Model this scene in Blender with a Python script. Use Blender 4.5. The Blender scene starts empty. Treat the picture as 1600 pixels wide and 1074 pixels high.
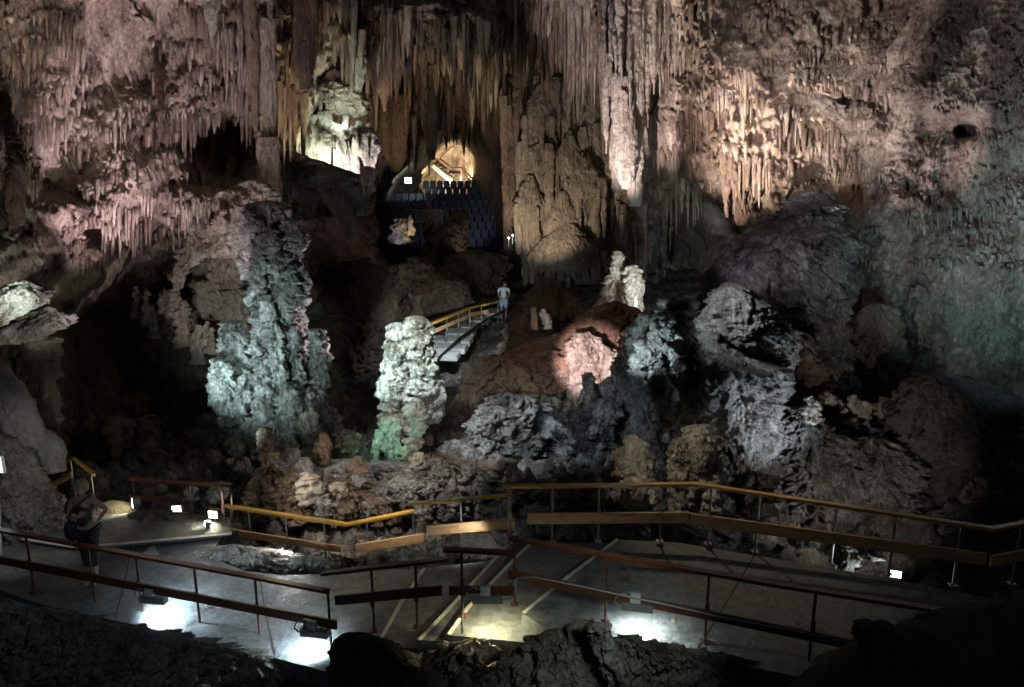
import bpy, math, random
import numpy as np
from mathutils import Vector

# ------------------------------------------------------------------ camera, world, exposure
S = bpy.context.scene
COL = S.collection
PITCH = math.radians(14.0)
FPX = 1244.0
cam_data = bpy.data.cameras.new('camera')
cam_data.sensor_width = 36.0
cam_data.lens = FPX * 36.0 / 1600.0
cam_data.clip_start = 0.1
cam_data.clip_end = 500.0
cam = bpy.data.objects.new('camera', cam_data)
COL.objects.link(cam)
cam.location = (0, 0, 0)
cam.rotation_euler = (math.radians(90) - PITCH, 0, 0)
S.camera = cam
W = bpy.data.worlds.new('World')
S.world = W
W.use_nodes = True
W.node_tree.nodes['Background'].inputs[0].default_value = (0.5, 0.62, 0.8, 1)
W.node_tree.nodes['Background'].inputs[1].default_value = 0.022
S.view_settings.view_transform = 'Standard'
S.view_settings.look = 'None'
S.view_settings.exposure = 0.28
S.view_settings.gamma = 1.0
S.cycles.use_denoising = True
S.cycles.max_bounces = 5
S.cycles.diffuse_bounces = 3
S.cycles.glossy_bounces = 2
S.cycles.sample_clamp_indirect = 3.0
S.cycles.use_light_tree = True

CP, SP = math.cos(PITCH), math.sin(PITCH)
def ray(px, py):
    dx = (px - 800.0) / FPX
    dy = (py - 537.0) / FPX
    return dx, CP - dy * SP, -SP - dy * CP
def at(px, py, Y):
    d = ray(px, py)
    return Vector((d[0] / d[1] * Y, Y, d[2] / d[1] * Y))
def atz(px, py, z):
    d = ray(px, py)
    Y = z / (d[2] / d[1])
    return Vector((d[0] / d[1] * Y, Y, z))

def pt(v):
    return v if isinstance(v, Vector) else (at(*v))

# ------------------------------------------------------------------ lamps hidden among the rocks, and added fill lights
def lamp(src, dst, col, power, cone=60, blend=0.6, size=0.08):
    L = bpy.data.lights.new('cave_lamp_or_fill', 'SPOT')
    L.energy = power
    L.color = col
    L.spot_size = math.radians(cone)
    L.spot_blend = blend
    L.shadow_soft_size = size
    o = bpy.data.objects.new('cave_lamp_or_fill', L)
    a, b = pt(src), pt(dst)
    o.location = a
    o.rotation_euler = (b - a).to_track_quat('-Z', 'Y').to_euler()
    COL.objects.link(o)
    return o
LAV = (1.0, 0.84, 0.95); WARM = (1.0, 0.80, 0.58); COOL = (0.72, 0.9, 1.0); GRN = (0.80, 1.0, 0.86)
TEAL = (0.45, 0.85, 1.0); WHT = (1.0, 0.94, 0.86); PINK = (1.0, 0.72, 0.74); YEL = (1.0, 0.88, 0.52)
# left wall
lamp((300,520,15.5),(190,220,18.5),(.97,.80,1),1300,72)
lamp((100,600,12),(330,130,21),LAV,600,60)
lamp((60,640,11),(110,330,15),LAV,200,75)
lamp((60,600,12),(40,400,15),GRN,140,60)
lamp((-10,540,11),(28,462,12.9),(0.75,1,0.92),420,24)
lamp((300,470,17),(370,320,21),LAV,240,60)
lamp((60,90,12.5),(240,40,19),(.98,.86,.80),260,80)
lamp((560,330,23),(430,100,26),WARM,600,50)
lamp((30,700,10.5),(40,780,12.6),WHT,45,80)
# niche
lamp((505,258,26.9),(520,215,28.2),(0.88,1,0.78),230,150)
lamp((535,186,27.3),(535,150,29),GRN,130,130)
# top centre
lamp((600,430,28),(650,90,40),WARM,2200,52)
lamp((590,330,27),(540,90,31),LAV,500,60)
# stair alcove and stage lamp
lamp((730,284,64.2),(720,215,68),WARM,480,150)
lamp((660,285,62.5),(690,270,65),YEL,500,110)
lamp((638,287,57),(630,262,60),(0.75,1,1),90,120)
# broad column, bright cluster
lamp((790,455,31),(870,270,37),(1,.84,.66),1500,60)
lamp((905,430,26),(990,130,31),(.98,.88,.95),4800,50)
lamp((1010,480,23),(1000,380,30),COOL,800,60)
# right wall
lamp((1020,460,21),(1190,130,25.5),(1,.85,.8),5200,66,1.0)
lamp((1230,380,20.5),(1150,230,24.5),WARM,120,70)
lamp((1000,330,13),(1290,120,24),(.95,.86,.90),5600,35,.8)
lamp((1290,420,18.5),(1450,120,20),LAV,600,70)
lamp((1100,500,12),(1520,230,18),(.8,.86,1),1000,50)
lamp((1480,560,14),(1540,380,17.5),(0.34,.78,.95),340,80)
lamp((1590,600,12.5),(1590,470,17),(.4,.75,1),240,60)
lamp((1120,420,16.8),(1190,390,19.5),(0.88,.72,1),110,46)
# grey boulder
lamp((1310,780,13.2),(1180,610,16),(0.68,.84,1),495.0,60)
lamp((1040,420,13.0),(1165,490,15.6),(.85,.92,1),462.0,40)
lamp((960,560,15.6),(1050,530,17),(.66,.92,1),180.0,80)
# pink
lamp((850,590,16),(920,565,21.3),(1,.74,.75),4590.0,22,.6)
lamp((830,560,18),(800,590,21),(1,.5,.7),30,90)
# white stalagmites
lamp((545,400,14.2),(640,565,16.8),(0.72,.96,1),1755.0,42,.8)
lamp((525,600,15.2),(640,575,17),(0.5,.95,1),198.0,60)
lamp((660,700,13.2),(640,600,17),(0.75,.96,1),50,60)
lamp((565,690,14.3),(606,690,15.6),(0.22,1,0.72),75.0,60)
lamp((560,720,15),(520,680,16.8),(0.2,.9,0.5),14,90)
# lumpy column
lamp((330,720,13.5),(440,520,19.5),(0.6,.93,.97),800.0,58,.9)
lamp((270,640,16.4),(420,540,19.5),(0.6,.93,.97),608.0,90,.9)
lamp((300,420,16),(420,520,19.2),(0.7,.95,1),416.0,60,.9)
lamp((290,600,18),(420,470,19.5),(0.62,.93,.97),160,70,.9)
lamp((590,560,19.8),(470,480,19.5),LAV,540.0,80)
# rubble, bank, mound
lamp((690,590,13.6),(805,680,16.2),(0.75,.88,1),380.0,60)
lamp((870,600,14),(940,680,16.6),(0.55,.75,1),144.0,60)
lamp((640,620,11.5),(600,750,14),WHT,300.0,70)
lamp((400,740,12.4),(560,775,14),(1,.95,.85),90.0,80)
lamp((450,838,12.1),(420,890,11.6),(.95,.97,1),30,130)
lamp((730,835,11.2),(700,860,12.8),(.9,.97,1),12,130)
lamp((700,420,14),(880,590,21.5),WARM,380,50)  # added dim fill so the brown mound shows
lamp((1000,640,11.5),(1050,730,13.2),(1,.94,.70),80,60)
lamp((1400,870,11.5),(1300,740,15),WHT,260.0,80)
lamp((1400,900,11),(1320,870,11.6),COOL,40,80)
lamp((855,515,22),(853,500,22.8),WHT,12,90)
lamp((720,500,26),(720,540,30),COOL,420,100)
lamp((905,430,22.5),(970,440,25.8),WHT,85,45)
# added lights without fittings, high over the paths, to show up the far rails
lamp((980,260,14.5),(1130,765,11.2),(1,.84,.55),260,36,.8,.2)
lamp((420,420,15.5),(480,810,12.5),(1,.84,.5),260,50,.8,.2)
lamp((250,420,12.5),(350,935,10.8),(.6,.83,1),240,46,.9,.3)  # added to widen the blue white light on the left path
lamp((100,300,7),(125,850,11),WARM,12,35,.8,.2)  # added light to brighten the woman
lamp((1080,900,6.2),(950,1000,7.9),(.85,1,.9),120,60,.8,.2)  # added fill on the bottom centre rock
lamp((200,930,6.0),(150,1030,9),(.6,.75,1),70,80,.9,.3)  # added fill on the dark bottom left rock
lamp((620,260,14.5),(700,690,15.5),(.85,.93,1),420,60,.9,.2)  # added broad fill over the middle ground
lamp((700,560,21.5),(652,430,24),WHT,50,50)  # added to pick out the perched boulder
lamp((280,560,19),(350,450,22.4),LAV,70,70)


# ------------------------------------------------------------------ noise
def _h(x, y, z, seed):
    n = (x.astype(np.uint32) * np.uint32(374761393) + y.astype(np.uint32) * np.uint32(668265263)
         + z.astype(np.uint32) * np.uint32(2147483647) + np.uint32((seed * 974711 + 12345) & 0xffffffff))
    n = (n ^ (n >> np.uint32(13))) * np.uint32(1274126177)
    n = (n ^ (n >> np.uint32(16))) * np.uint32(2246822519)
    return n ^ (n >> np.uint32(15))
_G = np.array([(1,1,0),(-1,1,0),(1,-1,0),(-1,-1,0),(1,0,1),(-1,0,1),(1,0,-1),(-1,0,-1),
               (0,1,1),(0,-1,1),(0,1,-1),(0,-1,-1),(1,1,0),(-1,1,0),(0,-1,1),(0,-1,-1)], dtype=np.float32)
def perlin(x, y, z, seed=0):
    x = x.astype(np.float32); y = y.astype(np.float32); z = z.astype(np.float32)
    fx, fy, fz = np.floor(x), np.floor(y), np.floor(z)
    ix, iy, iz = fx.astype(np.int64), fy.astype(np.int64), fz.astype(np.int64)
    x = x - fx; y = y - fy; z = z - fz
    u = x*x*x*(x*(x*6-15)+10); v = y*y*y*(y*(y*6-15)+10); w = z*z*z*(z*(z*6-15)+10)
    r = 0
    for a in (0, 1):
        for b in (0, 1):
            for c in (0, 1):
                g = _G[_h(ix+a, iy+b, iz+c, seed) & np.uint32(15)]
                d = g[:, 0]*(x-a) + g[:, 1]*(y-b) + g[:, 2]*(z-c)
                r = r + d * (u if a else 1-u) * (v if b else 1-v) * (w if c else 1-w)
    return r
def fbm(P, k, oct=4, seed=0, kz=1.0, gain=0.5):
    r = 0; a = 1.0
    for i in range(oct):
        r = r + a * perlin(P[:, 0]*k, P[:, 1]*k, P[:, 2]*k*kz, seed + i*7)
        k *= 2.07; a *= gain
    return r
def drip(P, seed=0, s=1.0, flute=0.05, tier=0.12, tierT=0.9, lump=0.08, rough=0.05, fk=3.0, jag=0.35, pit=0.0):
    """dripstone relief in metres: flutes that run down, tiers that end in ragged lips, bulbous lumps, roughness"""
    p = P / s
    d = np.zeros(len(P), dtype=np.float32)
    wx = 0.35 * perlin(p[:, 0]*0.5, p[:, 1]*0.5, p[:, 2]*0.5, seed+91) + 0.06 * perlin(p[:, 0]*2, p[:, 1]*2, p[:, 2]*2, seed+92)
    qx = p[:, 0] + wx; qy = p[:, 1] + wx; qz = p[:, 2]
    fl1 = 2*np.abs(perlin(qx*fk, qy*fk, qz*0.25, seed+1))
    fl2 = 2*np.abs(perlin(qx*fk*2.3, qy*fk*2.3, qz*0.55, seed+2))
    fl3 = 2*np.abs(perlin(qx*fk*5.1, qy*fk*5.1, qz*1.1, seed+4))
    tubes = np.sqrt(fl1 + 1e-4) + 0.6*np.sqrt(fl2 + 1e-4) + 0.3*np.sqrt(fl3 + 1e-4) - 1.0
    if np.any(flute):
        m = np.clip(0.7 + 1.2*perlin(p[:, 0]*0.45, p[:, 1]*0.45, qz*0.35, seed+8), 0.15, 1.4)
        d += flute * m * tubes
    if np.any(tier):
        big = fbm(p, 0.35, 3, seed+3)
        for (T, A, o) in ((tierT, 1.0, 0), (tierT*0.41, 0.45, 40), (tierT*0.17, 0.2, 60)):
            ph = qz/T + 1.7*big + jag*(tubes + 0.3)*(1.0 if o < 60 else 1.5) + 0.9*perlin(p[:, 0]*1.1, p[:, 1]*1.1, qz*0.4, seed+5+o)
            f = ph - np.floor(ph)
            m = np.clip(0.55 + 1.7*perlin(p[:, 0]*0.7, p[:, 1]*0.7, qz*0.7, seed+6+o), 0.0, 1.4)
            d += tier * A * m * (np.power(1-f, 0.7) * np.clip(f*8, 0, 1) - 0.4)
    if np.any(lump):
        w2 = 0.25*perlin(p[:, 0]*1.7, p[:, 1]*1.7, qz*1.7, seed+13)
        for (k, A, o) in ((1.3, 1.0, 10), (3.1, 0.7, 11), (7.3, 0.33, 12), (15.0, 0.12, 14)):
            d += lump * A * (2.2*np.abs(perlin((p[:, 0]+w2)*k, (p[:, 1]+w2)*k, (qz-w2)*k*0.85, seed+o)) - 0.45)
    if np.any(pit):
        for (k, A, o) in ((3.2, 1.0, 15), (7.5, 0.6, 16), (16.0, 0.3, 17)):
            n = perlin(p[:, 0]*k, p[:, 1]*k, qz*k, seed+o) + 0.4*perlin(p[:, 0]*k*2.1, p[:, 1]*k*2.1, qz*k*2.1, seed+o+30)
            t = np.clip((n + 0.02)/0.22, 0, 1)
            d -= pit * A * t*t*(3-2*t)
    if np.any(rough):
        d += rough * fbm(p, 2.2, 6, seed+20, 0.7, 0.66)
    return d * s

# ------------------------------------------------------------------ materials
def newmat(name):
    m = bpy.data.materials.new(name); m.use_nodes = True
    nt = m.node_tree
    return m, nt, nt.nodes['Principled BSDF']
def ramp(nt, stops):
    r = nt.nodes.new('ShaderNodeValToRGB')
    e = r.color_ramp.elements
    while len(e) < len(stops): e.new(0.5)
    for i, (p, c) in enumerate(stops):
        e[i].position = p; e[i].color = (c[0], c[1], c[2], 1)
    return r
def noise_node(nt, vec, scale, detail=6, rough=0.6, stretch=(1, 1, 1), dist=0.0):
    mp = nt.nodes.new('ShaderNodeMapping')
    mp.inputs['Scale'].default_value = stretch
    nt.links.new(vec, mp.inputs['Vector'])
    n = nt.nodes.new('ShaderNodeTexNoise')
    n.inputs['Scale'].default_value = scale
    n.inputs['Detail'].default_value = detail
    n.inputs['Roughness'].default_value = rough
    n.inputs['Distortion'].default_value = dist
    nt.links.new(mp.outputs[0], n.inputs['Vector'])
    return n
def rock_mat(name, dark, mid, light, bump=0.5, fine=1.0, wet=0.25, vert=0.3, shift=0.0):
    m, nt, B = newmat(name)
    g = nt.nodes.new('ShaderNodeNewGeometry').outputs['Position']
    n1 = noise_node(nt, g, 0.9*fine, 8, 0.68, (1, 1, vert), 0.6)
    n2 = noise_node(nt, g, 8.0*fine, 7, 0.75, (1, 1, 0.45), 0.3)
    n3 = noise_node(nt, g, 0.28, 3, 0.5)
    mx = nt.nodes.new('ShaderNodeMath'); mx.operation = 'MULTIPLY_ADD'
    nt.links.new(n2.outputs['Fac'], mx.inputs[0]); mx.inputs[1].default_value = 0.9
    nt.links.new(n1.outputs['Fac'], mx.inputs[2])
    mx2 = nt.nodes.new('ShaderNodeMath'); mx2.operation = 'MULTIPLY_ADD'
    nt.links.new(n3.outputs['Fac'], mx2.inputs[0]); mx2.inputs[1].default_value = 0.4
    nt.links.new(mx.outputs[0], mx2.inputs[2])
    r = ramp(nt, [(0.72, dark), (0.93, mid), (0.99, [(a+b)/2 for a, b in zip(mid, light)]), (1.0, light)])
    r.color_ramp.elements[0].position = 0.40+shift; r.color_ramp.elements[1].position = 0.49+shift
    r.color_ramp.elements[2].position = 0.55+shift; r.color_ramp.elements[3].position = 0.64+shift
    sc = nt.nodes.new('ShaderNodeMath'); sc.operation = 'MULTIPLY'; sc.inputs[1].default_value = 0.44
    nt.links.new(mx2.outputs[0], sc.inputs[0])
    nt.links.new(sc.outputs[0], r.inputs[0])
    nt.links.new(r.outputs[0], B.inputs['Base Color'])
    rr = ramp(nt, [(0.35, (0.95-wet*1.6,)*3), (0.65, (0.92,)*3)])
    nt.links.new(n1.outputs['Fac'], rr.inputs[0])
    nt.links.new(rr.outputs[0], B.inputs['Roughness'])
    b1 = nt.nodes.new('ShaderNodeBump'); b1.inputs['Strength'].default_value = min(1, bump); b1.inputs['Distance'].default_value = 0.12*bump
    nb = noise_node(nt, g, 7*fine, 9, 0.74, (1, 1, 0.6), 0.5)
    nt.links.new(nb.outputs['Fac'], b1.inputs['Height'])
    b2 = nt.nodes.new('ShaderNodeBump'); b2.inputs['Strength'].default_value = min(1, bump*0.9); b2.inputs['Distance'].default_value = 0.05*bump
    nv = noise_node(nt, g, 11*fine, 5, 0.6, (1, 1, 0.12 if vert < 0.4 else 0.9), 0.4)
    nt.links.new(nv.outputs['Fac'], b2.inputs['Height'])
    nt.links.new(b1.outputs[0], b2.inputs['Normal'])
    nt.links.new(b2.outputs[0], B.inputs['Normal'])
    return m
def plain_mat(name, col, rough=0.5, metal=0.0, var=0.25, scale=8, stretch=(1, 1, 1), bump=0.15):
    m, nt, B = newmat(name)
    g = nt.nodes.new('ShaderNodeNewGeometry').outputs['Position']
    n = noise_node(nt, g, scale, 7, 0.65, stretch, 0.3)
    lo = [c*(1-var) for c in col]; hi = [min(1, c*(1+var)) for c in col]
    r = ramp(nt, [(0.3, lo), (0.7, hi)])
    nt.links.new(n.outputs['Fac'], r.inputs[0]); nt.links.new(r.outputs[0], B.inputs['Base Color'])
    B.inputs['Roughness'].default_value = rough; B.inputs['Metallic'].default_value = metal
    b = nt.nodes.new('ShaderNodeBump'); b.inputs['Strength'].default_value = bump; b.inputs['Distance'].default_value = 0.01
    nt.links.new(n.outputs['Fac'], b.inputs['Height']); nt.links.new(b.outputs[0], B.inputs['Normal'])
    return m
def emit_mat(name, col, strength):
    m, nt, B = newmat(name)
    B.inputs['Base Color'].default_value = (*col, 1)
    B.inputs['Emission Color'].default_value = (*col, 1)
    B.inputs['Emission Strength'].default_value = strength
    return m
def wood_mat(name, col, dark, rough=0.35, coat=0.0):
    m, nt, B = newmat(name)
    tc = nt.nodes.new('ShaderNodeTexCoord').outputs['UV']
    n = noise_node(nt, tc, 1.0, 6, 0.6, (1.2, 22, 1), 1.2)
    k = noise_node(nt, tc, 1.0, 3, 0.5, (2.0, 5, 1), 2.0)
    mx = nt.nodes.new('ShaderNodeMath'); mx.operation = 'MULTIPLY_ADD'; mx.inputs[1].default_value = 0.6
    nt.links.new(k.outputs['Fac'], mx.inputs[0]); nt.links.new(n.outputs['Fac'], mx.inputs[2])
    r = ramp(nt, [(0.55, dark), (0.82, col), (1.0, [min(1, c*1.15) for c in col])])
    nt.links.new(mx.outputs[0], r.inputs[0]); nt.links.new(r.outputs[0], B.inputs['Base Color'])
    B.inputs['Roughness'].default_value = rough
    B.inputs['Coat Weight'].default_value = coat
    B.inputs['Coat Roughness'].default_value = 0.2
    b = nt.nodes.new('ShaderNodeBump'); b.inputs['Strength'].default_value = 0.15; b.inputs['Distance'].default_value = 0.01
    nt.links.new(n.outputs['Fac'], b.inputs['Height']); nt.links.new(b.outputs[0], B.inputs['Normal'])
    return m
M = {}
M['wall'] = rock_mat('wall_rock', (0.045, 0.03, 0.022), (0.28, 0.20, 0.14), (0.64, 0.53, 0.40), 1.0, 1.0, 0.25, 0.22)
M['cream'] = rock_mat('cream_dripstone', (0.08, 0.05, 0.032), (0.36, 0.28, 0.20), (0.64, 0.56, 0.45), 1.5, 1.2, 0.3, 0.2)
M['brown'] = rock_mat('brown_dripstone', (0.05, 0.03, 0.02), (0.22, 0.145, 0.095), (0.38, 0.28, 0.20), 1.5, 1.2, 0.25, 0.2)
M['grey'] = rock_mat('grey_rock', (0.03, 0.025, 0.02), (0.22, 0.20, 0.18), (0.58, 0.55, 0.50), 1.2, 1.5, 0.42, 0.8, 0.03)
M['pale'] = rock_mat('pale_calcite', (0.11, 0.08, 0.055), (0.50, 0.45, 0.38), (0.76, 0.72, 0.66), 1.4, 1.4, 0.42, 0.5, 0.035)
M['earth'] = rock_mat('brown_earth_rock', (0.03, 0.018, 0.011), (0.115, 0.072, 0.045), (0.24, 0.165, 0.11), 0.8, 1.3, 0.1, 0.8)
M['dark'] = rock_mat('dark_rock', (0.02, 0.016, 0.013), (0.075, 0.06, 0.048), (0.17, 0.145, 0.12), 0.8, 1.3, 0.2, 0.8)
M['floor'] = rock_mat('rubble_floor_rock', (0.03, 0.024, 0.019), (0.145, 0.122, 0.10), (0.44, 0.40, 0.35), 1.2, 1.6, 0.25, 0.8, 0.02)
M['fore'] = rock_mat('damp_foreground_rock', (0.035, 0.03, 0.024), (0.15, 0.125, 0.10), (0.34, 0.31, 0.27), 1.0, 2.2, 0.3, 0.8)
M['drape'] = rock_mat('grey_tan_drapery', (0.06, 0.042, 0.03), (0.26, 0.20, 0.145), (0.46, 0.38, 0.29), 2.2, 0.75, 0.25, 0.2)
M['smooth'] = rock_mat('smooth_grey_rock', (0.13, 0.12, 0.115), (0.25, 0.24, 0.235), (0.38, 0.37, 0.36), 0.35, 0.8, 0.2, 1.0)
M['concrete'] = rock_mat('path_concrete', (0.036, 0.038, 0.040), (0.108, 0.114, 0.118), (0.235, 0.245, 0.25), 0.5, 1.0, 0.45, 1.0)
M['white_edge'] = rock_mat('worn_white_edge', (0.3, 0.28, 0.25), (0.55, 0.53, 0.48), (0.75, 0.73, 0.68), 0.3, 3.0, 0.2, 1.0)
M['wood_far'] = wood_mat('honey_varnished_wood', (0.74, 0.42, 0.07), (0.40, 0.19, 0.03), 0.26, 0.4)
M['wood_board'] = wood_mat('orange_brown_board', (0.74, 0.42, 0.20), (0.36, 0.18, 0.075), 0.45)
M['wood_near_shaded'] = wood_mat('red_brown_shaded_wood', (0.17, 0.05, 0.02), (0.06, 0.018, 0.008), 0.3, 0.3)  # red brown varnish, with the shade on its near side darkened into the colour
M['wood_dark'] = wood_mat('dark_brown_board', (0.10, 0.035, 0.016), (0.035, 0.013, 0.008), 0.4)  # on the near railings the boards' shade is part of this colour
M['steel'] = plain_mat('grey_steel', (0.32, 0.32, 0.34), 0.4, 0.8, 0.3, 12)
M['rust'] = plain_mat('dark_red_painted_steel', (0.09, 0.035, 0.03), 0.5, 0.2, 0.4, 12)
M['housing'] = plain_mat('grey_lamp_housing', (0.17, 0.18, 0.18), 0.45, 0.3, 0.2, 10)
M['box'] = plain_mat('pale_grey_plastic', (0.42, 0.44, 0.45), 0.5, 0, 0.15, 10)
M['cable'] = plain_mat('grey_conduit', (0.20, 0.22, 0.23), 0.4, 0.2, 0.2, 10)
M['black'] = plain_mat('black_metal', (0.02, 0.02, 0.022), 0.5, 0.2, 0.3, 10)
M['lens'] = emit_mat('lamp_glow', (0.80, 0.97, 1.0), 12.0)
M['lens_y'] = emit_mat('warm_lamp_glow', (1.0, 0.93, 0.60), 14.0)
M['seat'] = plain_mat('dark_blue_seat_plastic', (0.035, 0.045, 0.075), 0.45, 0, 0.3, 6)
M['stand'] = plain_mat('black_stand_deck', (0.02, 0.02, 0.024), 0.7, 0, 0.3, 6)
M['white_metal'] = plain_mat('white_metal', (0.6, 0.62, 0.66), 0.4, 0.3, 0.15, 10)
M['stair_wood'] = wood_mat('pale_stair_wood', (0.52, 0.40, 0.26), (0.3, 0.2, 0.12), 0.5)
M['skin'] = plain_mat('skin', (0.50, 0.30, 0.21), 0.5, 0, 0.06, 10, bump=0.03)
M['hair'] = plain_mat('pale_blond_hair', (0.50, 0.38, 0.25), 0.5, 0, 0.35, 40, (1, 1, 0.2), 0.5)
M['hair_dark'] = plain_mat('dark_hair', (0.03, 0.02, 0.015), 0.5, 0, 0.3, 40, (1, 1, 0.2), 0.5)
M['cloth_dark'] = plain_mat('dark_cloth', (0.022, 0.022, 0.028), 0.85, 0, 0.3, 20)
M['cloth_navy'] = plain_mat('navy_nylon', (0.02, 0.035, 0.06), 0.6, 0, 0.3, 15)
M['cloth_white'] = plain_mat('white_cloth', (0.75, 0.77, 0.78), 0.85, 0, 0.05, 10)
M['cloth_blue'] = plain_mat('pale_blue_cloth', (0.42, 0.55, 0.66), 0.85, 0, 0.08, 10)
M['shoe'] = plain_mat('pale_shoe', (0.42, 0.38, 0.32), 0.7, 0, 0.1, 10)

# ------------------------------------------------------------------ mesh and tagging helpers
def tag(o, label=None, cat=None, group=None, kind=None):
    if label: o['label'] = label
    if cat: o['category'] = cat
    if group: o['group'] = group
    if kind: o['kind'] = kind
    return o
def empty(name, loc, label, cat, group=None):
    o = bpy.data.objects.new(name, None)
    o.empty_display_size = 0.2
    o.location = loc
    COL.objects.link(o)
    return tag(o, label, cat, group)
def link_mesh(name, V, F, mat, parent=None, smooth=True, origin=None, uv=None):
    """V world coordinates (N,3); the mesh's origin is put at its base"""
    V = np.asarray(V, dtype=np.float64)
    if parent is not None: org = np.array(parent_loc(parent))
    elif origin is not None: org = np.array(origin)
    else:
        c = (V.min(0) + V.max(0)) / 2; org = np.array((c[0], c[1], V[:, 2].min()))
    me = bpy.data.meshes.new(name)
    if isinstance(F, np.ndarray):
        n = len(F); k = F.shape[1]
        me.vertices.add(len(V)); me.vertices.foreach_set('co', (V - org).astype(np.float32).ravel())
        me.loops.add(n*k); me.loops.foreach_set('vertex_index', F.astype(np.int32).ravel())
        me.polygons.add(n); me.polygons.foreach_set('loop_start', np.arange(0, n*k, k, dtype=np.int32))
        me.update(calc_edges=True)
    else:
        me.from_pydata([tuple(v) for v in (V - org)], [], F)
    if uv is not None:
        ul = me.uv_layers.new(name='UVMap')
        li = np.zeros(len(me.loops), dtype=np.int32); me.loops.foreach_get('vertex_index', li)
        ul.data.foreach_set('uv', np.asarray(uv, dtype=np.float32)[li].ravel())
    me.materials.append(M[mat] if isinstance(mat, str) else mat)
    if smooth: me.polygons.foreach_set('use_smooth', np.ones(len(me.polygons), dtype=bool))
    me.validate()
    o = bpy.data.objects.new(name, me)
    COL.objects.link(o)
    if parent is not None:
        o.parent = parent
    else: o.location = org
    return o
def parent_loc(p):
    l = Vector(p.location)
    while p.parent is not None:
        p = p.parent; l = l + Vector(p.location)
    return l

class MB:
    """collects boxes, sweeps and tubes into one mesh"""
    def __init__(s): s.v = []; s.f = []; s.uv = []
    def add(s, V, F, UV=None):
        n = len(s.v); s.v += [tuple(v) for v in V]
        s.f += [tuple(i + n for i in f) for f in F]
        s.uv += UV if UV else [(0.3*v[0] + 0.3*v[1], v[2]) for v in V]
    def box(s, c, size, rz=0.0, rx=0.0, ry=0.0):
        from mathutils import Euler
        R = Euler((rx, ry, rz)).to_matrix()
        x, y, z = [d/2 for d in size]
        V = [Vector(c) + R @ Vector(p) for p in ((-x,-y,-z),(x,-y,-z),(x,y,-z),(-x,y,-z),(-x,-y,z),(x,-y,z),(x,y,z),(-x,y,z))]
        s.add(V, [(0,3,2,1),(4,5,6,7),(0,1,5,4),(1,2,6,5),(2,3,7,6),(3,0,4,7)])
    def sweep(s, prof, pts, closed_prof=True):
        """prof: (side, up) points; swept along pts, mitred, kept level"""
        pts = [Vector(p) for p in pts]; n = len(prof); V = []; UV = []; L = 0
        for i, p in enumerate(pts):
            a = (p - pts[i-1]).normalized() if i > 0 else (pts[1] - p).normalized()
            b = (pts[i+1] - p).normalized() if i < len(pts)-1 else a
            if i > 0: L += (p - pts[i-1]).length
            na = Vector((a.y, -a.x, 0)).normalized(); nb = Vector((b.y, -b.x, 0)).normalized()
            nn = (na + nb).normalized(); k = 1 / max(0.4, nn.dot(na))
            for (u, w) in prof:
                V.append(p + nn * (u * k) + Vector((0, 0, w)))
            per = 0
            for j in range(n):
                UV.append((L, per)); per += math.dist(prof[j], prof[(j+1) % n])
        F = []
        for i in range(len(pts)-1):
            for j in range(n):
                k = (j+1) % n
                F.append((i*n+j, i*n+k, (i+1)*n+k, (i+1)*n+j))
        F.append(tuple(range(n-1, -1, -1))); F.append(tuple((len(pts)-1)*n + j for j in range(n)))
        s.add(V, F, UV)
    def tube(s, pts, r, n=8):
        pts = [Vector(p) for p in pts]; V = []; F = []
        for i, p in enumerate(pts):
            a = pts[max(0, i-1)]; b = pts[min(len(pts)-1, i+1)]
            t = (b - a).normalized()
            u = t.cross(Vector((0.13, 0.27, 0.95))).normalized(); w = t.cross(u)
            rr = r[i] if isinstance(r, (list, tuple)) else r
            for j in range(n):
                th = 2*math.pi*j/n
                V.append(p + u*(rr*math.cos(th)) + w*(rr*math.sin(th)))
        for i in range(len(pts)-1):
            for j in range(n):
                k = (j+1) % n
                F.append((i*n+j, i*n+k, (i+1)*n+k, (i+1)*n+j))
        F.append(tuple(range(n-1, -1, -1))); F.append(tuple((len(pts)-1)*n + j for j in range(n)))
        s.add(V, F)
    def build(s, name, mat, parent=None, smooth=False):
        o = link_mesh(name, np.array(s.v), s.f, mat, parent, smooth, uv=np.array(s.uv))
        return o

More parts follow.
